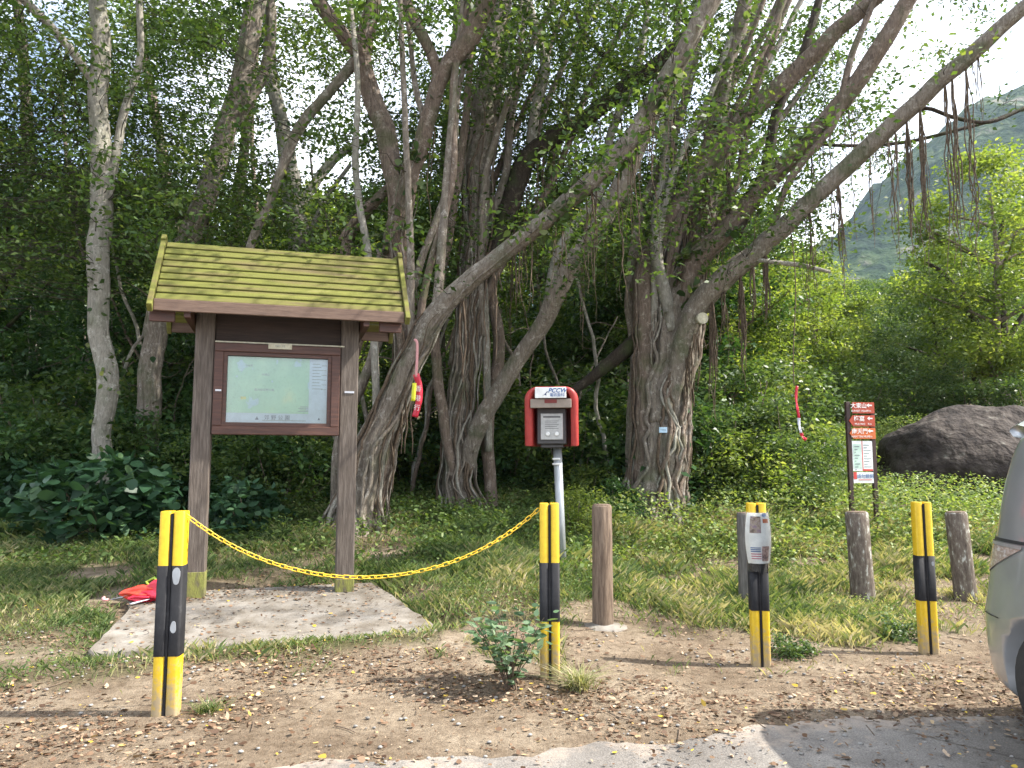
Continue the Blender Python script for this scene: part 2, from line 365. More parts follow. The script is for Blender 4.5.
def leaves(c, L, W=.45, dirs=None, spread=1.0, up=.6, droop=.25, r=rng):
    """leaf quads at points c with length L"""
    n = len(c); L = np.broadcast_to(L, (n,))
    d = r.normal(size=(n, 3)); d[:, 2] = d[:, 2]*.45-droop
    if dirs is not None: d = d*spread+dirs
    d = unit(d)
    nn = r.normal(size=(n, 3)); nn[:, 2] = np.abs(nn[:, 2])+up
    side = unit(np.cross(d, nn)); nrm = unit(np.cross(side, d))
    l = L[:, None]
    w = l*W*(.85+.3*r.random((n, 1)))
    q = np.empty((n, 4, 3))
    q[:, 0] = c
    q[:, 1] = c+d*l*.45+side*w*.5+nrm*l*.06
    q[:, 2] = c+d*l-nrm*l*.05
    q[:, 3] = c+d*l*.45-side*w*.5+nrm*l*.06
    return q
def crs(pts, step=.12):
    """Catmull-Rom through rows of numbers (xyz + radius), resampled"""
    p = np.asarray(pts, float); p = np.vstack([2*p[0]-p[1], p, 2*p[-1]-p[-2]]); out = []
    for i in range(1, len(p)-2):
        n = max(2, int(np.linalg.norm(p[i+1, :3]-p[i, :3])/step))
        for t in np.arange(n)/n:
            out.append(.5*((2*p[i])+(-p[i-1]+p[i+1])*t+(2*p[i-1]-5*p[i]+4*p[i+1]-p[i+2])*t*t+(-p[i-1]+3*p[i]-3*p[i+1]+p[i+2])*t**3))
    out.append(p[-2]); out = np.array(out)
    if out.shape[1] > 3: out[:, 3] = np.maximum(out[:, 3], .003)
    return out
def text(s, size, mat, parent, loc, rot=(PI/2, 0, 0), name='lettering', align='CENTER', shear=0, bold=0):
    cu = bpy.data.curves.new('t', 'FONT'); cu.body = s; cu.size = size; cu.align_x = align; cu.align_y = 'CENTER'; cu.shear = shear; cu.offset = bold; cu.extrude = .0008; cu.resolution_u = 3
    o = bpy.data.objects.new('t', cu); COL.objects.link(o)
    dg = bpy.context.evaluated_depsgraph_get()
    me = bpy.data.meshes.new_from_object(o.evaluated_get(dg)); me.name = name
    bpy.data.objects.remove(o); bpy.data.curves.remove(cu)
    me.materials.clear(); me.materials.append(mat)
    ob = bpy.data.objects.new(name, me); COL.objects.link(ob); ob.parent = parent; ob.location = loc; ob.rotation_euler = rot
    return ob

# ================================================================== SETTING
# ---- ground sheet
def groundmat():
    m, nt, out = newmat('earth'); L = nt.links.new
    tc = N(nt, 'ShaderNodeTexCoord'); ge = N(nt, 'ShaderNodeAttribute', attribute_name='grassy')
    def noise(s, d=8, r=.65):
        n = N(nt, 'ShaderNodeTexNoise'); n.inputs['Scale'].default_value = s; n.inputs['Detail'].default_value = d; n.inputs['Roughness'].default_value = r
        L(tc.outputs['Object'], n.inputs[0]); return n.outputs[0]
    n1 = noise(1.1); n2 = noise(14, 10, .75); n3 = noise(60, 6, .7)
    dirt = ramp(nt, n1, [(.3, (.15, .112, .078)), (.45, (.225, .175, .125)), (.6, (.32, .262, .195)), (.72, (.41, .35, .28))])
    dd = ramp(nt, n2, [(.32, (.5, .45, .4)), (.5, (.9, .88, .86)), (.68, (1.2, 1.18, 1.15))])
    mx = N(nt, 'ShaderNodeMix', data_type='RGBA', blend_type='MULTIPLY'); mx.inputs[0].default_value = 1; L(dirt, mx.inputs[6]); L(dd, mx.inputs[7])
    soil = ramp(nt, n2, [(.3, (.035, .035, .014)), (.55, (.09, .085, .035)), (.75, (.17, .14, .08))])
    mg = N(nt, 'ShaderNodeMix', data_type='RGBA'); L(ge.outputs['Fac'], mg.inputs[0]); L(mx.outputs[2], mg.inputs[6]); L(soil, mg.inputs[7])
    b = N(nt, 'ShaderNodeBsdfPrincipled'); b.inputs['Roughness'].default_value = .95; b.inputs['Specular IOR Level'].default_value = .15
    L(mg.outputs[2], b.inputs['Base Color'])
    ad = N(nt, 'ShaderNodeMath', operation='ADD'); L(n2, ad.inputs[0]); L(n3, ad.inputs[1])
    bu = N(nt, 'ShaderNodeBump'); bu.inputs['Strength'].default_value = .9; bu.inputs['Distance'].default_value = .03; L(ad.outputs[0], bu.inputs['Height']); L(bu.outputs[0], b.inputs['Normal'])
    L(b.outputs[0], out.inputs[0]); return m

# slab outline (needed by grass too)
SL = [G(93, 655)[:2], G(442, 622)[:2]]
_d = (SL[1]-SL[0])/np.linalg.norm(SL[1]-SL[0]); SLAB_ON[1] = SL[0]; SLAB_ON[2] = np.array([-_d[1], _d[0]]); SLAB_ON[0] = True; print('slab', SL)
def on_slab(x, y, grow=0.0):
    a, b = SL; d = (b-a)/np.linalg.norm(b-a); n = np.array([-d[1], d[0]]); Ln = np.linalg.norm(b-a)
    u = (x-a[0])*d[0]+(y-a[1])*d[1]; v = (x-a[0])*n[0]+(y-a[1])*n[1]
    return (u > -grow) & (u < Ln-v*.18+grow) & (v > -grow) & (v < 1.75+grow)
def grass_density(x, y):
    """0..1 how green the ground is at x,y"""
    edge = np.where(x < -.6, 5.35, np.where(x < 1.0, 6.2, 5.8)) + (fbm(x*1.1, y*1.1, s=21)-.47)*2.6
    g = sstep(0, .9, y-edge)
    bare = sstep(.49, .60, fbm(x*1.1+4, y*1.1, s=33)+.10*np.exp(-((x-1.2)**2)/.8-((y-6.7)**2)/.7) + .10*np.exp(-((x-4.6)**2)/3-((y-9.6)**2)/.5))
    g = g*(1-.85*bare)
    patch = sstep(.52, .6, fbm(x*1.7, y*1.7, s=41))*sstep(4.6, 5.4, y)*(x < .4)*.5
    return np.clip(np.maximum(g, patch), 0, 1)
def axis(a, b, fine_a, fine_b, fs, cs):
    l = list(np.arange(fine_a, fine_b, fs)); v = fine_b; s = fs
    while v < b: l.append(v); s = min(s*1.18, cs); v += s
    l.append(b); v = fine_a-fs; s = fs
    pre = []
    while v > a: pre.append(v); s = min(s*1.18, cs); v -= s
    pre.append(a); return np.array(pre[::-1]+l)
gx = axis(-900, 900, -7, 9, .09, 40); gy = axis(-60, 1000, 3, 15, .09, 40)
X, Y = np.meshgrid(gx, gy); Z = gz(X, Y)
nx, ny = len(gx), len(gy)
me = bpy.data.meshes.new('ground')
co = np.stack([X, Y, Z], -1).reshape(-1, 3)
idx = np.arange(nx*ny).reshape(ny, nx)
fq = np.stack([idx[:-1, :-1], idx[:-1, 1:], idx[1:, 1:], idx[1:, :-1]], -1).reshape(-1, 4)
me.vertices.add(len(co)); me.vertices.foreach_set('co', co.astype(np.float32).ravel())
me.loops.add(fq.size); me.loops.foreach_set('vertex_index', fq.astype(np.int32).ravel())
me.polygons.add(len(fq)); me.polygons.foreach_set('loop_start', np.arange(0, fq.size, 4, dtype=np.int32)); me.polygons.foreach_set('loop_total', np.full(len(fq), 4, np.int32))
me.polygons.foreach_set('use_smooth', np.ones(len(fq), bool))
a = me.attributes.new('grassy', 'FLOAT', 'POINT'); a.data.foreach_set('value', (grass_density(X, Y).ravel()*.9).astype(np.float32))
me.materials.append(groundmat()); me.update(calc_edges=True)
o = bpy.data.objects.new('ground', me); COL.objects.link(o); tag(o, kind='structure')

# ---- asphalt car park: an apron with a ragged far edge
def roadmat():
    m, nt, out = newmat('worn_asphalt'); L = nt.links.new
    tc = N(nt, 'ShaderNodeTexCoord')
    n1 = N(nt, 'ShaderNodeTexNoise'); n1.inputs['Scale'].default_value = .9; n1.inputs['Detail'].default_value = 9; n1.inputs['Roughness'].default_value = .7; L(tc.outputs['Object'], n1.inputs[0])
    n2 = N(nt, 'ShaderNodeTexNoise'); n2.inputs['Scale'].default_value = 120; n2.inputs['Detail'].default_value = 4; L(tc.outputs['Object'], n2.inputs[0])
    c = ramp(nt, n1.outputs[0], [(.3, (.10, .09, .08)), (.48, (.17, .155, .14)), (.62, (.26, .24, .215)), (.75, (.36, .33, .29))])
    d = ramp(nt, n2.outputs[0], [(.35, (.65, .65, .65)), (.65, (1.2, 1.2, 1.2))])
    mx = N(nt, 'ShaderNodeMix', data_type='RGBA', blend_type='MULTIPLY'); mx.inputs[0].default_value = 1; L(c, mx.inputs[6]); L(d, mx.inputs[7])
    vo = N(nt, 'ShaderNodeTexVoronoi', feature='DISTANCE_TO_EDGE'); vo.inputs['Scale'].default_value = .42
    wn = N(nt, 'ShaderNodeMix', data_type='RGBA'); wn.inputs[0].default_value = .12; L(tc.outputs['Object'], wn.inputs[6]); L(n1.outputs[1], wn.inputs[7]); L(wn.outputs[2], vo.inputs[0])
    cr = ramp(nt, vo.outputs[0], [(0, (.45, .42, .38)), (.006, (1, 1, 1))])
    m3 = N(nt, 'ShaderNodeMix', data_type='RGBA', blend_type='MULTIPLY'); m3.inputs[0].default_value = .8; L(mx.outputs[2], m3.inputs[6]); L(cr, m3.inputs[7])
    sx = N(nt, 'ShaderNodeSeparateXYZ'); L(tc.outputs['Object'], sx.inputs[0])
    n4 = N(nt, 'ShaderNodeTexNoise'); n4.inputs['Scale'].default_value = 3.5; n4.inputs['Detail'].default_value = 10; n4.inputs['Roughness'].default_value = .75; L(tc.outputs['Object'], n4.inputs[0])
    u1 = N(nt, 'ShaderNodeMath', operation='MULTIPLY_ADD'); L(sx.outputs[1], u1.inputs[0]); u1.inputs[1].default_value = .55; u1.inputs[2].default_value = -2.28
    u2 = N(nt, 'ShaderNodeMath', operation='MULTIPLY_ADD'); L(sx.outputs[0], u2.inputs[0]); u2.inputs[1].default_value = -.10; L(u1.outputs[0], u2.inputs[2])
    u3 = N(nt, 'ShaderNodeMath', operation='ADD'); L(u2.outputs[0], u3.inputs[0]); L(n4.outputs[0], u3.inputs[1])
    fd = ramp(nt, u3.outputs[0], [(.40, (0, 0, 0)), (.62, (.95, .95, .95))])
    m5 = N(nt, 'ShaderNodeMix', data_type='RGBA'); L(fd, m5.inputs[0]); L(m3.outputs[2], m5.inputs[6]); m5.inputs[7].default_value = (.34, .28, .225, 1)
    b = N(nt, 'ShaderNodeBsdfPrincipled'); b.inputs['Roughness'].default_value = .85; b.inputs['Specular IOR Level'].default_value = .25; L(m5.outputs[2], b.inputs['Base Color'])
    bu = N(nt, 'ShaderNodeBump'); bu.inputs['Strength'].default_value = .5; bu.inputs['Distance'].default_value = .008; L(n2.outputs[0], bu.inputs['Height']); L(bu.outputs[0], b.inputs['Normal'])
    L(b.outputs[0], out.inputs[0]); return m
def road_edge(x):
    base = np.interp(x, [-30, -3.4, -2.6, -1.6, -1.0, -.4, .2, 1.0, 1.8, 3, 6, 30], [3.9, 3.9, 3.75, 3.5, 3.9, 4.0, 4.1, 4.3, 4.62, 4.6, 4.6, 4.6])
    return base+(fbm(x*2.5, x*0+1, s=5)-.47)*.35+(fbm(x*9, x*0, s=8)-.47)*.12
mb = MB(); xs = np.concatenate([np.arange(-30, -5, .5), np.arange(-5, 6, .05), np.arange(6, 30.1, .5)])
n = len(xs); ye = road_edge(xs); rows = [np.full(n, -40.), np.full(n, 1.0), ye-.6, ye]
v = np.concatenate([np.stack([xs, r, np.full(n, .006+.0) + (gz(xs, r) if i > 1 else 0)], -1) for i, r in enumerate(rows)])
mb.add(v, [(j*n+i, j*n+i+1, (j+1)*n+i+1, (j+1)*n+i) for j in range(3) for i in range(n-1)])
tag(mb.build('road', roadmat()), kind='structure')

# ---- mountain
xs = np.arange(-500, 1500, 9.); ys = np.arange(180, 1100, 9.); X, Y = np.meshgrid(xs, ys)
ridge = .81*np.interp(X, [-500, -100, 100, 180, 256, 302, 345, 400, 470, 700, 1500], [40, 60, 130, 160, 195, 262, 300, 345, 400, 480, 380])
Z = 20+ridge*np.exp(-((Y-600)/210.)**2)*(.93+.14*fbm(X/60., Y/60., s=50)) + (fbm(X/22., Y/22., s=60)-.47)*26 + (fbm(X/7., Y/7., s=62, o=2)-.4)*11
nx, ny = len(xs), len(ys); idx = np.arange(nx*ny).reshape(ny, nx)
mb = MB(); mb.v.append(np.stack([X, Y, Z], -1).reshape(-1, 3)); mb.n = nx*ny
mb.f = [tuple(map(int, q)) for q in np.stack([idx[:-1, :-1], idx[:-1, 1:], idx[1:, 1:], idx[1:, :-1]], -1).reshape(-1, 4)]; mb.mi = [0]*len(mb.f); mb.sm = [True]*len(mb.f)
hm = surf('mountain_scrub', [(.38, (.008, .022, .010)), (.48, (.022, .045, .016)), (.57, (.05, .075, .028)), (.66, (.15, .14, .11))], scale=.03, detail=14, rough=.95, bump=1, bscale=.12, dist=8, spec=.1)
tag(mb.build('mountain', hm), kind='structure')

# ================================================================== TREES (placed trunks)
RS = .86
SEGS = []        # (tree index, point) samples of limbs for attaching foliage
def flute_fn(seed, amp, k=5):
    ph = random.random()*6.28; ph2 = random.random()*6.28
    def f(j, th, pts):
        a = 1+amp*(.5*np.sin(k*th+ph+j*.06)+.35*np.sin((k*2+1)*th+ph2-j*.09)+.25*np.sin(2*th+ph2+j*.15))
        nz = fbm(pts[:, None, 0]*3+np.cos(th)*1.2, pts[:, None, 2]*2.2+np.sin(th)*1.2, pts[:, None, 1]*3, s=seed, o=3)
        return a*(1+amp*1.6*(nz-.45))
    return f
def limb(tree, ti, path, Y0, mat, name='branch', strands=0, amp=.10, dY=None, loc=None):
    """path rows: px, py, Y(or None), radius in px"""
    loc = TREES[ti][1]
    rows = []
    for r_ in path:
        px, py, Yd, rp = r_
        p = P(px, py, Yd); rows.append([*p, rp*RS*Yd/F])
    c = crs(rows, .10)
    c[:, :3] += (np.stack([fbm(c[:, 2]*1.7+k*9, c[:, 0]*1.7, s=ti+k) for k in range(3)], -1)-.47)*c[:, 3:4]*.7
    mb = MB(); n = 12 if c[0, 3] > .05 else 7
    mb.tube(c[:, :3], c[:, 3], n=n if strands == 0 else 20, flute=flute_fn(ti*7+len(SEGS) % 97, amp, 3 if strands == 0 else 5))
    for k in range(strands):
        ph = 2*PI*k/strands+random.uniform(-.3, .3); tw = random.uniform(-.5, .5)
        m_ = len(c); i1 = int(m_*random.uniform(.45, 1.0)); i0 = int(m_*random.uniform(0, .15)) if k % 3 else 0
        s_ = np.arange(i0, max(i1, i0+6)); s_ = s_[s_ < m_]
        if len(s_) < 5: continue
        L_ = np.cumsum(np.r_[0, np.linalg.norm(np.diff(c[s_, :3], axis=0), axis=1)])
        an = ph+tw*.6*L_+.13*np.sin(L_*1.7+k)+.05*np.sin(L_*5+k*2)
        rr = c[s_, 3]; T = unit(np.gradient(c[s_, :3], axis=0)); A = unit(np.cross(T, [0.1, 1, .05])); B = np.cross(T, A)
        fl = 1+.55*np.exp(-L_/.25)*(i0 == 0)
        q = c[s_, :3]+(A*np.cos(an)[:, None]+B*np.sin(an)[:, None])*(rr*.93*fl)[:, None]
        q[:, 2] -= .25*np.exp(-L_/.3)*(i0 == 0)*0
        sr = np.clip(rr*random.uniform(.10, .26), .008, .10)*np.interp(L_/L_[-1], [0, .05, .8, 1], [.9, 1, .8, .15])
        mb.tube(q, sr, n=7)
    o = mb.build(name, mat, tree, origin=loc)
    for p in c[::3, :3]: SEGS.append((ti, p))
    return c, o
LIMBS = {}
def hang_roots(tree, loc, c, n, lmin, lmax, tmin=0, tmax=1, rr=(.004, .010), name='aerial_root', bundle=1):
    for _ in range(n):
        i = int(len(c)*random.uniform(tmin, tmax)); i = min(max(i, 0), len(c)-1); p = c[i, :3].copy(); p[2] -= c[i, 3]*.7
        mb = MB(); Lr0 = random.uniform(lmin, lmax)
        for b in range(bundle):
            Lr = Lr0*random.uniform(.6, 1); Lr = min(Lr, p[2]-gz(p[0], p[1])+.05); m_ = max(6, int(Lr/.14))
            t = np.linspace(0, 1, m_); q = np.repeat(p[None], m_, 0); q[:, 2] -= t*Lr
            s1 = random.random()*50; wob = .05+.05*Lr*.3
            q[:, 0] += (fbm(t*Lr*1.8+s1, t*0+b*3, s=2)-.47)*wob*2.4*np.minimum(1, t*4)+random.uniform(-.05, .05)*(bundle > 1)*t
            q[:, 1] += (fbm(t*Lr*1.8+s1, t*0+7+b*3, s=4)-.47)*wob*2.4*np.minimum(1, t*4)
            r0 = random.uniform(*rr); mb.tube(q, r0*np.interp(t, [0, .7, 1], [1, .8, .35]), n=4, cap=False)
        mb.build(name, M['root'], tree, origin=loc)

TREES = []
def tree_root(px, py, name, label):
    loc = G(px, py); loc = np.array([loc[0], loc[1], float(gz(loc[0], loc[1]))])
    e = empty(name, loc, 0, label, 'tree'); TREES.append((e, loc)); return e, loc, len(TREES)-1
def spread_roots(tree, loc, c0, n, rad, ln):
    for k in range(n):
        a = 2*PI*k/n+random.uniform(-.25, .25); l = ln*random.uniform(.6, 1.2); t = np.linspace(0, 1, 14)
        st = c0[0, :3]
        x = st[0]+math.cos(a)*(rad*.7+l*t); y = st[1]+math.sin(a)*(rad*.7+l*t)*1.0
        w = (fbm(t*3+k, t*0, s=k)-.47)*.4*t; x = x+w*math.sin(a); y = y-w*math.cos(a)
        z = gz(x, y)+.5*rad*2*(1-t)**3-.01-.05*t
        mb = MB(); mb.tube(np.stack([x, y, z], -1), rad*.26*(1-t*.75), n=6); mb.build('root', M['bark'], tree, origin=loc)

# --- tree A
tA, lA, iA = tree_root(352, 532, 'banyan_tree', 'multi-stemmed banyan just right of the map kiosk, with a red tag hanging from it')
YA = lA[1]
cA1, _ = limb(tA, iA, [(352, 540, YA, 25), (358, 500, YA, 19), (368, 455, YA, 16), (392, 400, YA, 14), (420, 340, YA-.1, 13), (447, 303, YA-.2, 12), (500, 258, YA-.4, 10.5), (545, 220, YA-.6, 10), (592, 180, YA-.8, 11), (635, 132, YA-1, 11), (668, 75, YA-1.2, 11), (700, 20, YA-1.4, 10), (735, -50, YA-1.6, 8), (790, -150, YA-1.8, 4)], 0, M['bark'], 'trunk', strands=5)
cA2, _ = limb(tA, iA, [(366, 535, YA+.25, 14), (378, 470, YA+.3, 13), (402, 385, YA+.3, 12), (408, 320, YA+.3, 14), (396, 250, YA+.3, 14), (404, 200, YA+.3, 12), (425, 135, YA+.2, 10), (440, 80, YA+.1, 10), (470, 35, YA, 12), (492, -10, YA-.1, 11), (520, -80, YA-.2, 7), (540, -160, YA-.3, 3)], 0, M['bark_brown'], strands=6)
cA3, _ = limb(tA, iA, [(402, 215, YA+.3, 11), (390, 150, YA+.4, 11), (370, 90, YA+.5, 11), (362, 55, YA+.5, 11), (374, 0, YA+.5, 9), (385, -80, YA+.5, 5)], 0, M['bark_brown'], strands=3)
cA4, _ = limb(tA, iA, [(364, 60, YA+.5, 10), (345, 38, YA+.3, 9), (322, 8, YA+.2, 9), (300, -30, YA+.1, 8), (260, -100, YA, 4)], 0, M['bark_brown'])
cA5, _ = limb(tA, iA, [(362, 55, YA+.5, 8), (335, 85, YA+.6, 6), (305, 120, YA+.7, 6.5), (285, 160, YA+.8, 6), (268, 205, YA+.8, 5), (250, 250, YA+.8, 5), (243, 330, YA+.8, 5)], 0, M['bark'])
cA6, _ = limb(tA, iA, [(440, 80, YA+.1, 7), (428, 45, YA, 7), (408, 8, YA, 7), (398, -30, YA, 6), (380, -100, YA, 3)], 0, M['bark_brown'])
cA7, _ = limb(tA, iA, [(428, 130, YA+.2, 4), (416, 90, YA+.3, 4), (410, 40, YA+.3, 3), (402, -20, YA+.3, 3)], 0, M['bark'])
cA8, _ = limb(tA, iA, [(352, 480, YA+.6, 8), (342, 400, YA+.7, 9), (360, 320, YA+.8, 8), (345, 250, YA+.9, 6), (372, 205, YA+1, 6), (400, 180, YA+1, 5)], 0, M['bark_brown'])
cA9, _ = limb(tA, iA, [(340, 240, YA+.5, 3.5), (352, 222, YA+.5, 4), (372, 202, YA+.5, 6), (382, 196, YA+.5, 5)], 0, M['bark_brown'])
spread_roots(tA, lA, cA1, 9, .28, .6)
hang_roots(tA, lA, cA1, 26, .6, 2.2, .35, .75, bundle=2)
hang_roots(tA, lA, cA2, 12, .6, 2.2, .3, .6, (.006, .014))
hang_roots(tA, lA, cA1, 10, .4, 1.6, .2, .45, (.008, .018))
# --- tree B
tB, lB, iB = tree_root(463, 512, 'banyan_tree', 'rooty banyan between the red phone hood and the map kiosk, forking low into two stems')
YB = lB[1]
cB1, _ = limb(tB, iB, [(463, 518, YB, 20), (459, 470, YB, 16), (462, 400, YB, 14), (470, 335, YB, 13), (474, 270, YB, 14), (478, 190, YB, 15), (484, 120, YB, 15), (490, 60, YB, 13), (500, 0, YB, 11), (512, -90, YB, 6)], 0, M['bark'], 'trunk', strands=14)
cB2, _ = limb(tB, iB, [(466, 470, YB-.1, 9), (482, 420, YB-.3, 10), (510, 375, YB-.4, 10), (538, 330, YB-.6, 10), (560, 285, YB-.8, 11), (592, 235, YB-1, 11), (622, 185, YB-1.2, 11), (648, 120, YB-1.4, 11), (680, 55, YB-1.6, 11), (712, 0, YB-1.8, 10), (760, -90, YB-2, 5)], 0, M['bark'], strands=3)
cB3, _ = limb(tB, iB, [(478, 300, YB+.2, 8), (505, 220, YB+.2, 11), (525, 165, YB+.1, 11), (548, 140, YB, 11), (590, 115, YB, 10), (628, 85, YB-.1, 10), (665, 60, YB-.3, 10), (700, 20, YB-.5, 9), (740, -40, YB-.7, 6)], 0, M['bark_dark'], strands=2)
cB4, _ = limb(tB, iB, [(528, 160, YB+.2, 7), (536, 110, YB+.3, 6), (545, 60, YB+.4, 6), (530, 10, YB+.4, 6), (520, -60, YB+.4, 4)], 0, M['bark_pale'])
cB5, _ = limb(tB, iB, [(640, 85, YB-.3, 3.5), (610, 60, YB-.2, 3.5), (585, 35, YB-.1, 3), (575, 10, YB, 2.5)], 0, M['bark_dark'])
cB6, _ = limb(tB, iB, [(492, 516, YB+.3, 8), (490, 480, YB+.3, 7), (488, 420, YB+.3, 8), (500, 350, YB+.4, 7), (490, 280, YB+.4, 6), (497, 200, YB+.4, 6)], 0, M['bark_brown'])
spread_roots(tB, lB, cB1, 8, .22, .5)
hang_roots(tB, lB, cB1, 22, .8, 2.8, .45, .9, (.006, .016), bundle=4)
hang_roots(tB, lB, cB2, 18, .4, 1.8, .35, .7)
hang_roots(tB, lB, cB3, 18, 1.0, 3.0, .1, .7, bundle=3)
# --- tree C
tC, lC, iC = tree_root(658, 523, 'banyan_tree', 'largest banyan right of the red phone hood, thick trunk carrying a small blue tag')
YC = lC[1]
cC1, _ = limb(tC, iC, [(656, 530, YC, 36), (658, 490, YC, 30), (662, 430, YC, 27), (668, 370, YC, 27), (678, 310, YC, 25), (694, 255, YC, 16), (708, 190, YC, 13), (716, 120, YC-.2, 12), (726, 70, YC-.3, 10), (742, 15, YC-.5, 9), (760, -70, YC-.7, 5)], 0, M['bark'], 'trunk', strands=24, amp=.10)
cC2, _ = limb(tC, iC, [(643, 527, YC-.1, 15), (645, 450, YC-.1, 14), (648, 370, YC-.1, 14), (643, 300, YC, 14), (657, 245, YC, 13), (690, 190, YC-.2, 12), (735, 128, YC-.5, 12), (785, 82, YC-.8, 11), (832, 35, YC-1.1, 10), (880, -5, YC-1.4, 9), (950, -70, YC-1.8, 5)], 0, M['bark_brown'], strands=7)
cC3, _ = limb(tC, iC, [(685, 320, YC-.2, 14), (694, 265, YC-.3, 13), (722, 235, YC-.4, 11), (760, 190, YC-.7, 10), (800, 148, YC-1, 10), (848, 95, YC-1.3, 10), (880, 45, YC-1.6, 10), (912, -5, YC-1.8, 9), (960, -80, YC-2.1, 5)], 0, M['bark_brown'], strands=4)
cC4, _ = limb(tC, iC, [(668, 440, YC-.1, 12), (674, 385, YC-.25, 13), (684, 335, YC-.4, 13), (702, 300, YC-.6, 12.5), (728, 273, YC-.8, 12), (764, 243, YC-1, 11.5), (805, 208, YC-1.3, 10.5), (850, 165, YC-1.6, 10.5), (905, 112, YC-2, 10), (960, 64, YC-2.4, 9.5), (1030, 2, YC-2.9, 8), (1130, -80, YC-3.4, 4)], 0, M['bark'], strands=2)
cC5, _ = limb(tC, iC, [(648, 330, YC, 11), (620, 355, YC+.1, 9), (590, 378, YC+.2, 6), (562, 398, YC+.3, 4)], 0, M['bark_dark'])
cC6, _ = limb(tC, iC, [(735, 235, YC-.5, 7), (765, 170, YC-.5, 7), (778, 110, YC-.6, 6), (802, 55, YC-.7, 6), (825, -20, YC-.8, 4)], 0, M['bark_dark'])
cC7, _ = limb(tC, iC, [(672, 330, YC-.3, 8), (656, 240, YC-.3, 7), (665, 170, YC-.2, 6), (668, 120, YC-.2, 5), (690, 60, YC-.2, 4), (700, -30, YC-.2, 3)], 0, M['bark_pale'])
cC8, _ = limb(tC, iC, [(900, 118, YC-2, 2.8), (925, 108, YC-2, 2.6), (955, 118, YC-2, 2.4), (990, 122, YC-2.1, 2.2), (1030, 106, YC-2.1, 2)], 0, M['bark_dark'])
cC9, _ = limb(tC, iC, [(800, 142, YC-1, 2.2), (850, 146, YC-1.2, 2.2), (905, 142, YC-1.4, 2.4), (950, 132, YC-1.6, 2.2), (1000, 118, YC-1.7, 2), (1040, 100, YC-1.8, 1.6)], 0, M['bark_dark'])
cC10, _ = limb(tC, iC, [(745, 258, YC-1, 3.5), (775, 262, YC-1, 3), (800, 265, YC-1, 3), (830, 272, YC-1, 2)], 0, M['bark_pale'])
spread_roots(tC, lC, cC1, 11, .45, .7)
hang_roots(tC, lC, cC4, 14, .6, 2.0, .20, .42, (.006, .014), bundle=7)
hang_roots(tC, lC, cC4, 14, .8, 2.6, .40, .80, (.005, .011), bundle=3)
hang_roots(tC, lC, cC3, 10, .8, 2.6, .15, .9, bundle=2)
hang_roots(tC, lC, cC1, 16, 1.0, 3.0, .38, .6, (.008, .02), bundle=6)
hang_roots(tC, lC, cC2, 14, 1.0, 3.0, .38, .62, (.006, .016), bundle=5)
hang_roots(tC, lC, cC4, 7, 1.8, 3.4, .62, .84, (.008, .014), bundle=5)
hang_roots(tC, lC, cC9, 5, .3, 1.0, .3, .9)
cC11, _ = limb(tC, iC, [(634, 528, YC+.2, 7), (632, 440, YC+.2, 7), (636, 360, YC+.2, 6), (630, 300, YC+.2, 6), (640, 220, YC+.1, 6), (668, 150, YC, 5.5), (690, 80, YC-.1, 5), (705, 0, YC-.2, 4), (712, -80, YC-.3, 3)], 0, M['bark'], strands=2)
cC12, _ = limb(tC, iC, [(690, 300, YC, 6), (712, 240, YC+.1, 5.5), (740, 170, YC+.1, 5), (752, 100, YC, 5), (775, 30, YC-.1, 4.5), (790, -50, YC-.2, 3)], 0, M['bark_brown'])
cC13, _ = limb(tC, iC, [(676, 290, YC+.2, 6), (664, 220, YC+.3, 5), (690, 140, YC+.3, 5), (735, 80, YC+.2, 4.5), (770, 20, YC+.1, 4), (800, -50, YC, 3)], 0, M['bark'])
cC14, _ = limb(tC, iC, [(770, 240, YC-1, 5), (790, 180, YC-1.1, 4.5), (835, 120, YC-1.3, 4.5), (850, 60, YC-1.4, 4), (870, 10, YC-1.5, 3.5), (900, -60, YC-1.7, 2)], 0, M['bark_brown'])
cB7, _ = limb(tB, iB, [(455, 480, YB-.2, 6), (440, 400, YB-.2, 6), (436, 320, YB-.2, 5.5), (450, 230, YB-.3, 5), (462, 150, YB-.3, 5), (470, 60, YB-.4, 4), (465, -30, YB-.5, 3)], 0, M['bark_brown'])
cB8, _ = limb(tB, iB, [(472, 250, YB+.1, 6), (505, 180, YB+.2, 5), (512, 110, YB+.2, 5), (530, 50, YB+.2, 4.5), (560, -10, YB+.1, 4), (590, -80, YB, 3)], 0, M['bark'])
cB9, _ = limb(tB, iB, [(545, 320, YB-.5, 6), (560, 250, YB-.4, 5.5), (600, 190, YB-.3, 5.5), (612, 130, YB-.2, 5), (640, 60, YB-.1, 4.5), (650, -20, YB, 3)], 0, M['bark_pale'])
cA10, _ = limb(tA, iA, [(436, 315, YA-.2, 6), (441, 250, YA-.1, 5.5), (446, 190, YA, 5), (452, 120, YA, 5), (457, 60, YA, 4), (466, -20, YA, 3)], 0, M['bark'])
cA11, _ = limb(tA, iA, [(335, 520, YA+.4, 6), (340, 440, YA+.4, 6), (368, 370, YA+.4, 6), (385, 310, YA+.4, 6), (380, 250, YA+.4, 5)], 0, M['bark'])
R4 = random.Random(23)
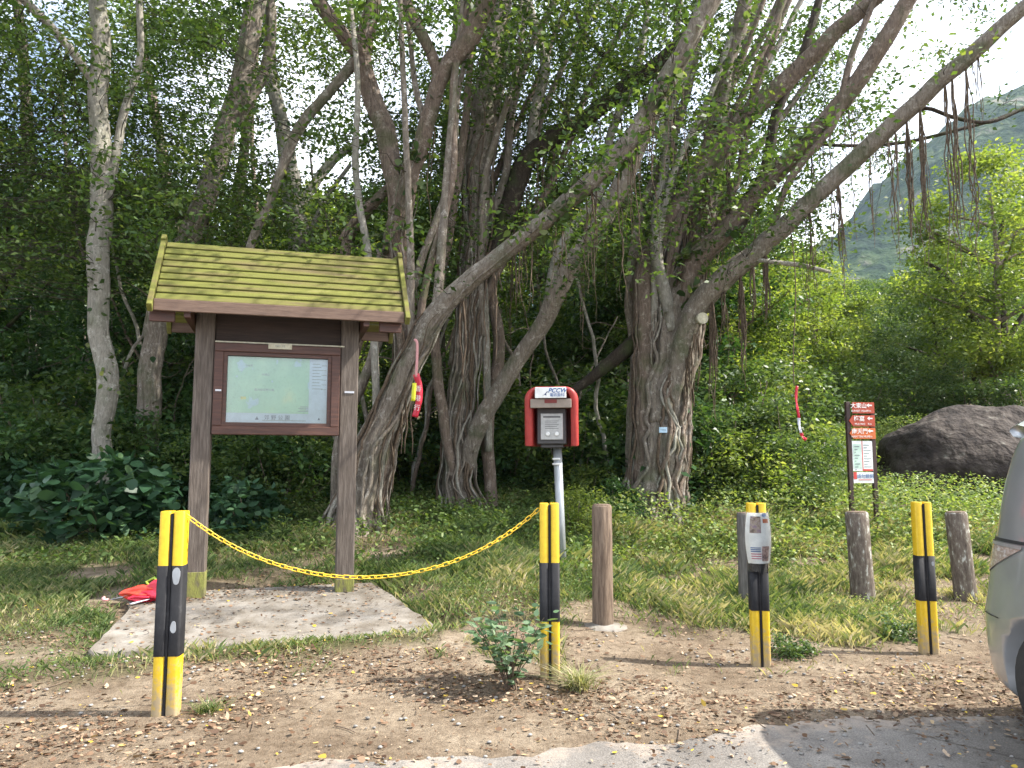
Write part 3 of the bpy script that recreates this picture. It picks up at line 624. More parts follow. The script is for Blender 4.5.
for (tt_, ii_, yy_, x0_, n_) in ((tC, iC, YC, 664, 8), (tB, iB, YB, 468, 6), (tA, iA, YA, 392, 4)):
    for k in range(n_):
        xs_ = x0_+R4.uniform(-22, 22); dx = R4.uniform(10, 190) if ii_ != iA else R4.uniform(-40, 90); dy = R4.uniform(-.5, .9); b_ = R4.uniform(-18, 18)
        limb(tt_, ii_, [(xs_, R4.uniform(330, 480), yy_+dy*.2, 4.5), (xs_+dx*.10+b_*.4, 280, yy_+dy*.5, 4.5), (xs_+dx*.38+b_, 180, yy_+dy*.8, 4), (xs_+dx*.70, 80, yy_+dy, 3.5), (xs_+dx*1.05, -20, yy_+dy, 3), (xs_+dx*1.4, -110, yy_+dy, 2)], 0, M[['bark', 'bark_brown', 'bark_pale'][k % 3]])
def wrap_roots(tree, loc, c, n, t0, t1, rmin, rmax, mats):
    """thin roots running down over a trunk"""
    for k in range(n):
        i1 = int(len(c)*random.uniform(t0, t1)); i0 = random.randint(0, 3); s_ = np.arange(i0, i1)
        if len(s_) < 8: continue
        an = random.uniform(0, 2*PI)+.5*(fbm(s_*.10+k*3., s_*0., s=k)-.47)*4; R_0 = c[s_, 3]*1.12+.012+.03*fbm(s_*.2, s_*0.+k, s=k)
        R_0 = R_0+.10*np.exp(-(s_-i0)/2.5)
        q = c[s_, :3]+np.stack([np.cos(an)*R_0, np.sin(an)*R_0, 0*an], -1); r0 = random.uniform(rmin, rmax)
        mb = MB(); mb.tube(q, r0*(.7+.6*fbm(s_*.3, s_*0.+k))*np.interp(s_, [i0, i1*.8, i1], [1.2, .9, .3]), n=6, cap=False); mb.build('climbing_root', mats[k % len(mats)], tree, origin=loc)
wrap_roots(tC, lC, cC1, 46, .22, .5, .010, .036, [M['bark'], M['root'], M['bark_pale'], M['bark_brown']])
wrap_roots(tC, lC, cC2, 18, .3, .6, .008, .022, [M['bark'], M['root'], M['bark_brown']])
wrap_roots(tB, lB, cB1, 30, .3, .8, .008, .024, [M['bark'], M['root'], M['bark_pale']])
wrap_roots(tA, lA, cA1, 22, .1, .4, .008, .026, [M['bark'], M['root'], M['bark_pale']])
wrap_roots(tA, lA, cA2, 16, .2, .55, .008, .02, [M['bark'], M['root']])
# stub and little tag on the trunk
p = P(703, 318, YC-.75)
mb = MB(); mb.lathe([(.085, -.12), (.09, 0)], n=16); s_ = mb.build('sawn_stub', [M['cream']], tC, origin=None); s_.location = p-lC; s_.rotation_euler = (PI/2, 0, .2)
# --- trees D, E, F and thin ones
def simple_tree(base, label, mat, limbs, strands=0, roots=0, name='forest_tree', pale=None):
    t, l, i = tree_root(*base, name, label); Yb = l[1]; first = None
    for k, path in enumerate(limbs):
        c, _ = limb(t, i, [(px, py, Yb+dy, r_) for px, py, dy, r_ in path], 0, mat, 'trunk' if k == 0 else 'branch', strands if k == 0 else 0)
        if k == 0: first = c
    if roots: hang_roots(t, l, first, roots, .6, 2.2, .4, .9)
    return t, l, i, first
tD = simple_tree((103, 527), 'pale lichen-spotted tree with climbing vines, leftmost big trunk left of the kiosk', M['bark_pale'],
    [[(100, 525, 0, 12), (104, 470, 0, 11), (102, 430, 0, 10), (108, 390, 0, 12), (98, 330, 0, 11), (99, 260, 0, 12), (101, 190, 0, 12), (99, 110, 0, 11), (100, 50, 0, 11), (96, -20, 0, 9), (90, -120, 0, 6)],
     [(97, 85, 0, 6), (75, 55, -.2, 5), (50, 25, -.4, 5), (20, -5, -.6, 5), (-20, -50, -.8, 3)],
     [(108, 200, 0, 5), (122, 120, .2, 5), (140, 60, .2, 4), (138, -10, .2, 4)]], strands=4, roots=5)
tE = simple_tree((150, 512), 'stout leaning trunk rising behind the left end of the kiosk roof', M['bark'],
    [[(140, 500, 0, 17), (148, 420, 0, 13), (155, 340, 0, 12), (172, 280, 0, 12.5), (195, 225, 0, 13), (215, 170, 0, 12.5), (230, 120, 0, 12), (243, 70, 0, 12), (252, 20, 0, 12), (258, -40, 0, 12), (262, -130, 0, 6)],
     [(228, 130, 0, 8), (250, 100, .2, 6), (268, 60, .3, 7), (270, 10, .3, 7), (262, -50, .3, 5)]], strands=4, roots=8)
tF = simple_tree((305, 500), 'grey mottled trunk standing behind the middle of the kiosk roof', M['bark_pale'],
    [[(305, 480, 0, 14), (303, 400, 0, 13), (300, 300, 0, 13), (298, 230, 0, 12), (290, 180, 0, 11), (282, 130, 0, 9), (272, 80, 0, 8), (268, 20, 0, 7), (262, -60, 0, 4)],
     [(296, 215, 0, 5), (320, 175, .2, 6), (345, 150, .3, 5), (370, 140, .4, 3)],
     [(300, 260, 0, 4), (325, 200, .2, 3), (350, 165, .3, 2.5)]], strands=2, roots=6)
tG = simple_tree((233, 490), 'slim straight trunk seen just above the roof beside the stout leaning trunk', M['bark'],
    [[(233, 460, 0, 8), (234, 300, 0, 8), (236, 235, 0, 7), (243, 160, 0, 6), (250, 90, 0, 5), (256, 0, 0, 4), (260, -80, 0, 2)]], roots=3)
tH = simple_tree((262, 480), 'thin bare stem seen under the map board', M['bark_brown'],
    [[(268, 490, 0, 3.5), (266, 430, 0, 3.5), (262, 330, 0, 3.5), (260, 250, 0, 3), (252, 130, 0, 2.5), (262, 0, 0, 2)]])
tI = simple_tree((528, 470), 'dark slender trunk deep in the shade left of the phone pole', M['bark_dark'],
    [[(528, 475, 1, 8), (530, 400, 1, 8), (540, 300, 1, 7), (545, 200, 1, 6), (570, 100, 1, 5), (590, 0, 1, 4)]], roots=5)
tJ = simple_tree((590, 470), 'pale upright trunk seen between the phone hood and the largest banyan', M['bark_pale'],
    [[(600, 480, 1.2, 7), (606, 400, 1.2, 6), (610, 330, 1.2, 6), (640, 240, 1.2, 6), (662, 180, 1.2, 6), (665, 120, 1.2, 5), (690, 40, 1.2, 4), (700, -40, 1.2, 3)]], roots=5)
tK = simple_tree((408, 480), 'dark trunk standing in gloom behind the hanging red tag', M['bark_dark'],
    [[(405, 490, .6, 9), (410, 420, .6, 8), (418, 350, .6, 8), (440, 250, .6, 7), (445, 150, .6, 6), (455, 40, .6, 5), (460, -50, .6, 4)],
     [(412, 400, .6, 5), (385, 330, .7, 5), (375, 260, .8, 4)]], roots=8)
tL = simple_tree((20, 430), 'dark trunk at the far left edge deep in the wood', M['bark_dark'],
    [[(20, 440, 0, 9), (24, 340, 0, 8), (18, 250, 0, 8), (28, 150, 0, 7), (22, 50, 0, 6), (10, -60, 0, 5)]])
tM = simple_tree((75, 470), 'thin brown sapling stem just left of the pale vine-hung trunk', M['bark_brown'],
    [[(80, 480, .3, 3.5), (83, 400, .3, 3.2), (86, 330, .3, 3), (70, 200, .3, 2.6), (60, 60, .3, 2)]])
tN = simple_tree((165, 470), 'slim dark trunk slanting at upper left between the vine-hung trunk and the leaning one', M['bark_brown'],
    [[(205, 470, 1.5, 7), (195, 330, 1.5, 6), (170, 200, 1.5, 6), (155, 110, 1.5, 6), (143, 50, 1.5, 5), (138, -30, 1.5, 4)]])

# thin bare stems of the thicket, each a sapling
R2 = random.Random(17)
for k in range(46):
    yy = R2.uniform(12.9, 17); x = R2.uniform(-.62, .24)*yy; h_ = R2.uniform(2.6, 6.5); z0 = float(gz(x, yy))
    zone = 'left' if x < -2.5 else 'mid'
    e = empty('sapling', (x, yy, z0), 0, 'thin bare sapling stem in the thicket behind the kiosk' if zone == 'left' else 'thin bare sapling stem in the thicket behind the phone', 'sapling', 'saplings of the thicket behind the '+('kiosk' if zone == 'left' else 'phone'))
    t = np.linspace(0, 1, 24); lx, ly = R2.uniform(-.35, .35)*h_, R2.uniform(-.2, .2)*h_; s_ = R2.random()*40
    q = np.stack([lx*t**1.3+(fbm(t*h_*.9+s_, t*0, s=k)-.47)*.5, ly*t+(fbm(t*h_*.9+s_, t*0+5, s=k)-.47)*.4, h_*t-.1], -1)
    mb = MB(); mb.tube(q, R2.uniform(.018, .05)*(1-.6*t), n=6); mb.build('trunk', [M['bark'], M['bark_brown'], M['bark_pale']][k % 3], e)
    for b in range(4):
        i = R2.randint(8, 20); tt = np.linspace(0, 1, 7); a_ = R2.uniform(0, 6.28); l = R2.uniform(.5, 1.5)
        mb = MB(); mb.tube(q[i]+np.stack([math.cos(a_)*l*tt, math.sin(a_)*l*.5*tt, l*tt*R2.uniform(-.2, .8)+.05*np.sin(tt*7)], -1), .012*(1-.7*tt), n=4, cap=False); mb.build('branch', M['bark_brown'], e)

# ---- canopy of the front trees: leaf clumps round real limbs
DG = np.array([[.75,.8,.8,.7,.5,.6,.6,.8,.8,.75,.65,.7,.6,.30,.12,.2],
 [.8,.85,.8,.6,.4,.6,.6,.75,.75,.7,.6,.6,.5,.35,.08,.04],
 [.8,.85,.8,.6,.4,.5,.7,.75,.8,.7,.6,.5,.5,.22,.02,0],
 [.9,.9,.8,.6,.5,.55,.5,.7,.7,.6,.6,.55,.42,.12,0,0],
 [.8,.85,.7,.5,.4,.4,.4,.4,.5,.5,.5,.4,.12,0,0,0]])
segP = np.array([s[1] for s in SEGS]); segT = np.array([s[0] for s in SEGS])
K = 15000
C = np.stack([rng.uniform(-11, 10, K), rng.uniform(6.0, 16.5, K), rng.uniform(3.2, 11.5, K)], -1)
px, py = proj(C)
ix = np.clip((px/64).astype(int), 0, 15); iy = np.clip((py/60).astype(int), 0, 4)
DG[:, 10:14] *= .8
den = DG[iy, ix]*np.where(py > 300, 0, 1)*np.where(py > 270, .4, 1)
den = np.where(py < 0, np.where(px < 780, .42, .10), den)
den = np.where((px < -200) | (px > 1100), .12, den)
den = np.where(C[:, 1] < 8.2, den*np.where(C[:, 2] > 6.0, .40, 0), np.where((C[:, 1] < 10.8) & (py > 0), den*.28, den))
nz = fbm(C[:, 0]*.75, C[:, 1]*.75, C[:, 2]*.9, s=77)
keep = (rng.random(K) < den*1.15)*(nz > .38+.10*(1-den))
C = C[keep]
# nearest limb sample
near = np.empty(len(C), int); nd = np.empty(len(C))
for i in range(0, len(C), 400):
    d = np.linalg.norm(C[i:i+400, None]-segP[None], axis=2); near[i:i+400] = d.argmin(1); nd[i:i+400] = d.min(1)
# pull stragglers toward limbs
far = nd > 2.2
C[far] += (segP[near[far]]-C[far])*((nd[far]-2.2)/nd[far])[:, None]*.5
rC = np.random.default_rng(11)
for ti, (te, tl) in enumerate(TREES):
    sel = np.where(segT[near] == ti)[0]
    if len(sel) < 14: continue
    cs = C[sel]; nper = 62
    off = rC.normal(size=(len(cs), nper, 3))*np.array([.23, .23, .13])
    pts = (cs[:, None]+off).reshape(-1, 3)
    ct = np.repeat(rC.random(len(cs)), nper)*.5+rC.random(len(pts))*.5
    q = leaves(pts, .062+.055*rC.random(len(pts)), .52, r=rC)
    quadmesh('crown', q, M['leaf_banyan'], te, ct, origin=tl)
    mb = MB()
    for j, ci in enumerate(sel):
        a_ = segP[near[ci]]; b_ = C[ci]; v_ = b_-a_; l_ = np.linalg.norm(v_)
        if l_ < .2: continue
        st = a_+v_*(0 if l_ < 1.6 else 1-1.6/l_); t = np.linspace(0, 1, 6)
        w = np.stack([fbm(t*2+j, t*0+k, s=k) for k in range(3)], -1)-.47; w *= (np.sin(t*PI)*.5)[:, None]
        mb.tube(st+(b_-st)*t[:, None]+w, .008*(1-t*.7), n=3, cap=False)
        for _ in range(3):
            e_ = b_+rC.normal(size=3)*np.array([.25, .25, .14]); mb.tube(np.array([b_-(b_-st)*.15, (b_+e_)/2+.02, e_]), [.005, .004, .002], n=3, cap=False)
    if mb.n > 300: mb.build('twigs', M['bark_dark'], te, origin=tl)
    # climbing / drooping tufts along the lower trunk
def vines(te, tl, c, n, t0, t1, mat, size):
    pts = []
    for _ in range(n):
        i = int(len(c)*random.uniform(t0, t1)); a_ = random.uniform(0, 6.28); r_ = c[i, 3]*1.05
        base = c[i, :3]+np.array([math.cos(a_)*r_, math.sin(a_)*r_, 0]); k = random.randint(4, 12)
        pts.append(base+rng.normal(size=(k, 3))*.08)
    pts = np.concatenate(pts); quadmesh('climbing_vine', leaves6(pts, size*(.7+.6*rng.random(len(pts))), .75, droop=.6), mat, te, rng.random(len(pts)), origin=tl)
vines(tD[0], tD[1], tD[3], 60, .1, .9, M['leaf_shrub'], .085)
vines(tE[0], tE[1], tE[3], 30, .1, .8, M['leaf_dark'], .10)
vines(tA, lA, cA2, 30, .3, .6, M['leaf_shrub'], .13)
vines(tC, lC, cC1, 36, .35, .95, M['leaf_shrub'], .15)
vines(tC, lC, cC3, 26, .0, .5, M['leaf_shrub'], .16)
vines(tA, lA, cA1, 30, .45, .75, M['leaf_shrub'], .12)

# ================================================================== FOREST BEHIND (copies of a few prototypes)
def proto_tree(seed, h, r, nleaf, L, mat, bark, low=.25, name='woodland_tree'):
    r_ = np.random.default_rng(seed); e = empty(name, (0, 0, 0))
    mb = MB(); t = np.linspace(0, 1, 14)
    lean = r_.uniform(-.08, .08, 2)*h
    tp = np.stack([lean[0]*t**1.5+.1*np.sin(t*7+seed), lean[1]*t**1.5, h*.85*t], -1); mb.tube(tp, h*.020*(1-.8*t), n=8)
    cl = []
    for k in range(16):
        i = r_.integers(3, 13); a_ = r_.uniform(0, 2*PI); s = tp[i]; l = r*r_.uniform(.5, 1)
        tt = np.linspace(0, 1, 7); q = s+np.stack([math.cos(a_)*l*tt, math.sin(a_)*l*tt, l*.6*tt**1.3+.1*np.sin(tt*5)], -1)
        mb.tube(q, h*.008*(1-.8*tt), n=5, cap=False); cl += [q[4], q[6], q[5]]
    mb.build('trunk', bark, e)
    ncl = 130; th = r_.uniform(0, 2*PI, ncl); rr = np.sqrt(r_.random(ncl))*r; zz = h*(low+(1-low)*r_.random(ncl))
    prof = np.sin(np.clip((zz/h-low)/(1-low), .02, .98)*PI)**.5; rr *= prof*(.75+.5*fbm(np.cos(th)*2+seed, np.sin(th)*2, zz*.7))
    cc = np.vstack([np.stack([rr*np.cos(th), rr*np.sin(th), zz], -1), np.array(cl)])
    per = nleaf//len(cc); s = r*.105
    pts = (cc[:, None]+r_.normal(size=(len(cc), per, 3))*np.array([s, s, s*.55])).reshape(-1, 3)
    rnd = np.repeat(r_.random(len(cc)), per)*.55+r_.random(len(pts))*.45
    quadmesh('crown', leaves(pts, L*(.7+.6*r_.random(len(pts))), .5, r=r_), mat, e, rnd)
    return e
def proto_bush(seed, r, h, n, L, mat, W=.45, name='shrub', up=.6, clumps=44, stems=14):
    r_ = np.random.default_rng(seed); e = empty(name, (0, 0, 0)); mb = MB(); cc = []
    for k in range(clumps):
        a_ = r_.uniform(0, 2*PI); q = math.sqrt(r_.random())*r; z = h*(.12+.85*r_.random())*(1-.35*(q/r)**2)
        cc.append((q*math.cos(a_), q*math.sin(a_), z))
    cc = np.array(cc)
    for k in range(stems):
        p = cc[k]*np.array([1, 1, 1.0]); t = np.linspace(0, 1, 8)
        mb.tube(np.stack([p[0]*t**.8*.9+.03*np.sin(t*6+k), p[1]*t**.8*.9, p[2]*t*.98], -1), .012*(1-.7*t)*max(1, h/1.2), n=4, cap=False)
    mb.build('stems', M['bark_brown'], e)
    per = int(n*.72)//clumps; s = r*.17; L = L*1.28
    pts = (cc[:, None]+r_.normal(size=(clumps, per, 3))*np.array([s, s, s*.6])).reshape(-1, 3); pts[:, 2] = np.maximum(pts[:, 2], .03)
    rnd = np.repeat(r_.random(clumps), per)*.5+r_.random(len(pts))*.5
    quadmesh('foliage', (leaves6 if L > .12 else leaves)(pts, L*(.65+.7*r_.random(len(pts))), W, up=up, r=r_), mat, e, rnd)
    return e
used = set()
def put(proto, x, y, s, rz, label, cat, group, z=None, sz=None, rx=0):
    o = proto if proto.name not in used else copy_tree(proto)
    used.add(proto.name)
    o.location = (float(x), float(y), float(gz(x, y) if z is None else z)-.03); o.scale = (s, s, s*(sz or 1)); o.rotation_euler = (rx, 0, rz)
    return tag(o, label, cat, group)

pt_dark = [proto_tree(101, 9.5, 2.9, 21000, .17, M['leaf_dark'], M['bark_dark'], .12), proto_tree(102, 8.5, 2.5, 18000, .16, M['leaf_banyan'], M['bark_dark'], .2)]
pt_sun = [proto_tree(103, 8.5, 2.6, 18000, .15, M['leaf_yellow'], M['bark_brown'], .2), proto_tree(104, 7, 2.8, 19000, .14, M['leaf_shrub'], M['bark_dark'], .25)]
R_ = random.Random(5)
# wood behind the banyans
lab = {0: 'dark leafy tree in the shaded wood behind the map kiosk', 1: 'leafy tree in the wood behind the phone hood'}
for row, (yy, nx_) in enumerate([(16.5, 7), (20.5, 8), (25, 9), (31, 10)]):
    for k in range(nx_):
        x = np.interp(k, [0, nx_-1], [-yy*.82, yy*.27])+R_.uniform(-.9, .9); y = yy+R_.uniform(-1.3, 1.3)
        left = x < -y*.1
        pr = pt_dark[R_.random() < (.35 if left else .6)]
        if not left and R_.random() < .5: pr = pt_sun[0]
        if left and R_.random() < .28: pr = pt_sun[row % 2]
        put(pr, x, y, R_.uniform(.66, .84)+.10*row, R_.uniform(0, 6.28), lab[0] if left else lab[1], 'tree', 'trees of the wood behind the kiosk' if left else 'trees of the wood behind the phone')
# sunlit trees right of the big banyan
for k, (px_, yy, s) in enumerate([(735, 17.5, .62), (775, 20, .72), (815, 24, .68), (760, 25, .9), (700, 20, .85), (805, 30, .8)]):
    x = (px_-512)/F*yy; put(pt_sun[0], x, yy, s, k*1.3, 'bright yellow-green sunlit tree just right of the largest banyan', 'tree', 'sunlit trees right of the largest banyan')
# right-hand grove behind the boulder
for k, (px_, yy, s) in enumerate([(1005, 21, .95), (950, 25, .85), (905, 29, .8), (880, 36, .8), (985, 30, 1.15), (925, 38, .95), (1040, 33, 1.2), (850, 42, .75)]):
    x = (px_-512)/F*yy; put(pt_sun[1] if k % 3 else pt_sun[0], x, yy, s, k*2.1, 'leafy green tree of the grove behind the dark boulder', 'tree', 'trees of the grove behind the dark boulder')
tO = simple_tree((1005, 418), 'dark trunk standing on the bank above the dark boulder, bare lower limbs', M['bark_dark'],
    [[(1005, 425, 0, 8), (1003, 370, 0, 7), (1001, 320, 0, 6), (998, 280, 0, 5), (1003, 220, 0, 3)], [(1000, 375, 0, 4), (985, 340, 0, 4), (968, 310, 0, 3.5), (945, 275, 0, 3), (925, 262, 0, 2)],
     [(1002, 350, 0, 3), (1020, 320, 0, 3), (1045, 290, 0, 2)], [(988, 420, .5, 5), (978, 385, .5, 4), (970, 360, .5, 3)]])
# far hillside trees
for k in range(90):
    yy = R_.uniform(46, 150); px_ = R_.uniform(640, 1120); x = (px_-512)/F*yy
    put(pt_sun[1] if k % 3 else pt_dark[1], x, yy, R_.uniform(.8, 1.25)*(1+yy/300), R_.uniform(0, 6), 'hazy tree on the far hillside below the mountain', 'tree', 'trees on the far hillside')

# undergrowth
pb_dark = [proto_bush(201, 1.0, 1.7, 5200, .09, M['leaf_dark']), proto_bush(202, 1.1, 2.1, 5600, .08, M['leaf_banyan'])]
pb_broad = proto_bush(203, .75, 1.15, 1700, .125, M['leaf_blue'], .6, 'broadleaf_shrub', 1.0, clumps=40)
pb_sun = [proto_bush(204, 1.0, 2.3, 6500, .07, M['leaf_shrub'], stems=14), proto_bush(205, .9, 1.7, 5600, .07, M['leaf_yellow'], stems=12)]
pb_low = proto_bush(206, .6, .55, 1500, .085, M['leaf_shrub'], .5, 'low_shrub')
for row, (yy, n_) in enumerate([(11.6, 9), (12.8, 11), (14.3, 12), (16, 12)]):
    for k in range(n_):
        x = np.interp(k, [0, n_-1], [-yy*.74, yy*.17])+R_.uniform(-.4, .4); y = yy+R_.uniform(-.5, .5)
        if row < 2 and x > -3.4: continue
        if row == 2 and x > -3.0 and R_.random() < .45: continue
        left = x < -2.5
        put(pb_sun[1] if (not left and R_.random() < .45) else pb_dark[R_.random() < .45], x, y, R_.uniform(.75, 1.15)*(1+.12*row), R_.uniform(0, 6), 'dark green shrub under the trees left of the map kiosk' if left else 'dark green shrub in the shade between the banyans', 'shrub', 'undergrowth left of the kiosk' if left else 'undergrowth between the banyans')
for k, (px_, yy, s) in enumerate([(30, 11.6, 1.0), (60, 12, 1.0), (0, 12, 1.2), (135, 12, .9), (-30, 11, 1.1)]):
    put(pb_dark[k % 2], (px_-512)/F*yy, yy, s*.9, k, 'dense dark shrub at the left edge of the clearing', 'shrub', 'dense shrubs at the left edge')
for k, (px_, py_, s, lb) in enumerate([(100, 540, 1.15, 'big-leaved bluish shrub left of the kiosk below the pale vine-hung trunk'), (160, 530, .9, 'big-leaved shrub hugging the left kiosk post'),
        (242, 535, .75, 'low big-leaved shrub under the map board'), (50, 528, .95, 'big-leaved shrub toward the left edge, leftmost of its kind')]):
    g = G(px_, py_); put(pb_broad, g[0], g[1], s, k*1.7, lb, 'shrub', None)
for k, (px_, py_, s) in enumerate([(585, 520, .6), (600, 505, .8), (560, 500, .7), (622, 510, .7), (575, 540, .5), (612, 530, .5)]):
    g = G(px_, py_); put(pb_dark[0] if k % 2 else pb_sun[1], g[0], g[1], s, k*1.1, 'knee-high green shrub behind the phone pole', 'shrub', 'green shrubs behind the phone pole')
for k, (px_, yy, s) in enumerate([(715, 13.4, .9), (750, 13.2, 1.0), (785, 13.6, 1.0), (735, 14.6, 1.25), (775, 15, 1.3), (810, 15.2, 1.0), (700, 14.8, 1.2), (822, 17, 1.0), (795, 12.9, .62)]):
    put(pb_sun[k % 2 if k != 3 else 0], (px_-512)/F*yy, yy, s, k*1.9, 'sunlit leafy bush behind the poster-wrapped bollard', 'bush', 'sunlit bushes behind the poster-wrapped bollard')
for k, (px_, yy, s) in enumerate([(860, 21, 1.1), (895, 22, 1.2), (930, 21.5, 1.0), (965, 20.5, 1.0), (840, 19, .7), (1010, 19.6, .8), (875, 25, 1.5), (915, 26, 1.5), (1035, 19, 1.0), (825, 22, 1.0)]):
    put(pb_sun[0] if k % 2 else pb_dark[1], (px_-512)/F*yy, yy, s, k*1.3, 'bushy green shrub on the slope behind the trail sign', 'shrub', 'shrubs on the slope behind the trail sign')
for k, (px_, py_, s) in enumerate([(905, 640, .34), (880, 630, .30), (790, 655, .32), (700, 500, .8), (735, 505, .7), (770, 500, .8), (945, 500, .6), (980, 505, .6)]):
    g = G(px_, py_); put(pb_low, g[0], g[1], s, k*1.3, ['ankle-high weed left of the plain rightmost striped bollard', 'ankle-high weed left of the plain rightmost striped bollard', 'small weed at the foot of the poster-wrapped bollard'][k] if k < 3 else 'low green plant at the back of the grass below the bushes', 'plant', None if k == 2 else ('weeds by the rightmost bollard' if k < 3 else 'low plants at the back of the grass'))

# --- bush in front of second bollard
def sprig_bush(loc, n, h, r, L, mat, name, label, seed, W=.62):
    r_ = np.random.default_rng(seed); e = empty(name, loc, 0, label, 'plant'); pts = []; dirs = []
    for k in range(n):
        a_ = r_.uniform(0, 2*PI); l = h*r_.uniform(.6, 1.0); out = r*r_.uniform(.3, 1)
        t = np.linspace(0, 1, 9); q = np.stack([math.cos(a_)*out*t**1.2, math.sin(a_)*out*t**1.2, l*t*(1-.15*t)], -1)+np.array([r_.uniform(-.04, .04), r_.uniform(-.04, .04), 0])
        mb = MB(); mb.tube(q, .005*(1-.6*t), n=4, cap=False); mb.build('stem', M['lime'] if False else M['log'], e)
        for i in range(2, 9):
            for _ in range(3 if i > 4 else 1):
                pts.append(q[i]+r_.normal(size=3)*.025); dirs.append([math.cos(a_)*.4+r_.normal()*.6, math.sin(a_)*.4+r_.normal()*.6, .1])
    pts = np.array(pts); dirs = np.array(dirs)
    quadmesh('foliage', leaves6(pts, L*(.6+.8*r_.random(len(pts))), W, dirs=dirs, spread=.3, up=1.5, droop=0, r=r_), mat, e, r_.random(len(pts)))
    return e
g = G(512, 690)
sprig_bush((g[0], g[1], float(gz(g[0], g[1]))), 24, .56, .30, .062, M['leaf_weed'], 'weed_bush', 'knee-high leafy weed growing left of the second striped bollard where the chain ends', 31)
def tuft(loc, n, h, mat, label, seed, name='grass_tuft', spread=.6):
    r_ = np.random.default_rng(seed); a_ = r_.uniform(0, 2*PI, n); ln = h*r_.uniform(.5, 1.2, n); out = spread*r_.random(n)
    b = np.array(loc)+np.stack([r_.normal(0, .035, n), r_.normal(0, .035, n), np.zeros(n)], -1)
    d = np.stack([np.cos(a_)*out, np.sin(a_)*out, np.ones(n)], -1); sd = np.stack([-np.sin(a_), np.cos(a_), np.zeros(n)], -1)*.003
    m1 = b+d*ln[:, None]*.5; tip = b+d*ln[:, None]*np.array([1.5, 1.5, .75])
    q = np.concatenate([np.stack([b-sd, b+sd, m1+sd, m1-sd], 1), np.stack([m1-sd, m1+sd, tip+sd*.2, tip-sd*.2], 1)])
    rr = r_.random(n); o = quadmesh(name, q, mat, None, np.r_[rr, rr], origin=loc); return tag(o, label, 'grass')
g = G(578, 690); tuft((g[0], g[1], float(gz(g[0], g[1]))), 260, .16, M['grass_dry'], 'straw-tinged grass tuft right of the second striped bollard', 5, spread=1.6)
g = G(208, 712); tuft((g[0], g[1], float(gz(g[0], g[1]))), 160, .07, M['grass'], 'small grass tuft on the dirt right of the first striped bollard', 6, spread=1.5)

# ================================================================== GRASS, GROUND COVER, LITTER
n = 620000
x = rng.uniform(-8.5, 10.5, n); y = 4.5+9.5*rng.random(n)**.8
w = (np.abs(x) < y*.74+.6); x, y = x[w], y[w]
gd = grass_density(x, y)*np.where(y < 9, .9, .7)
k = (rng.random(len(x)) < gd*.66*(.35+1.3*sstep(.38, .6, fbm(x*2.3, y*2.3, s=57)))) & ~on_slab(x, y, .02)
x, y = x[k], y[k]; n = len(x)
dn = grass_density(x, y)
hgt = (.025+.055*rng.random(n))*(.55+1.5*fbm(x*.8, y*.8, s=90)**1.5*2)*(.5+.5*dn)*np.interp(y, [5, 8, 10, 14], [.7, 1.0, 1.6, 2.2])*np.where(x > .8, 1.25, 1)
b = np.stack([x, y, gz(x, y)-.005], -1); a_ = rng.uniform(0, 2*PI, n); ln = rng.uniform(.2, .95, n)
d = np.stack([np.cos(a_)*ln, np.sin(a_)*ln, np.ones(n)], -1)*hgt[:, None]
sd = np.stack([-np.sin(a_), np.cos(a_), np.zeros(n)], -1)*(.0014+.0016*rng.random(n))[:, None]*np.interp(y, [5, 12], [1, 2.0])[:, None]
tip = b+d*np.array([1.3, 1.3, 1.0])
q = np.stack([b-sd, b+sd, b+d*.55*np.array([.8, .8, 1.15])+sd*.8, tip], 1)
dry = fbm(x*1.2, y*1.2, s=55); rnd = np.clip(rng.random(n)*.75+(dry-.42)*1.3+np.where(x > 1.5, .14, .0), 0, 1)
tag(quadmesh('grass', q, M['grass'], None, rnd), kind='stuff')
# broad-leaf ground cover, thick on the right behind the logs
n = 210000
x = rng.uniform(-8, 12, n); y = rng.uniform(5.2, 20, n)
w = np.abs(x) < y*.76; x, y = x[w], y[w]
dens = np.where(x > 1.0, sstep(9.3, 10.6, y-.25*(x-3)+(fbm(x, y, s=70)-.47)*2), 0)*.9
dens = np.maximum(dens, .5*sstep(8.6, 10.5, y)*(x <= 1.2))
dens = np.maximum(dens, .95*sstep(.43, .52, fbm(x*1.5, y*1.5, s=71))*grass_density(x, y))
ed = on_slab(x, y, .32) & ~on_slab(x, y, .03); dens = np.where(ed & (y < 7), .75, dens)
k = (rng.random(len(x)) < dens) & ~on_slab(x, y, .02); x, y = x[k], y[k]; n = len(x)
hg = np.where(x > 1.0, .50*sstep(9.5, 11.5, y)*(fbm(x*1.1, y*1.1, s=72)*1.5+.2), .20*sstep(8.5, 11, y))+.03+.09*sstep(6.2, 8, y)
pts = np.stack([x, y, gz(x, y)+hg*rng.random(n)**.7], -1)
L_ = np.where(y > 8.6, .06, .028)*(.6+.8*rng.random(n))
dk = np.where(x > .9, .2, -.12)
tag(quadmesh('ground_cover', leaves(pts, L_, .6, up=1.2, droop=0), M['leaf_herb'], None, np.clip(rng.random(n)*.8+dk, 0, 1)), kind='stuff')
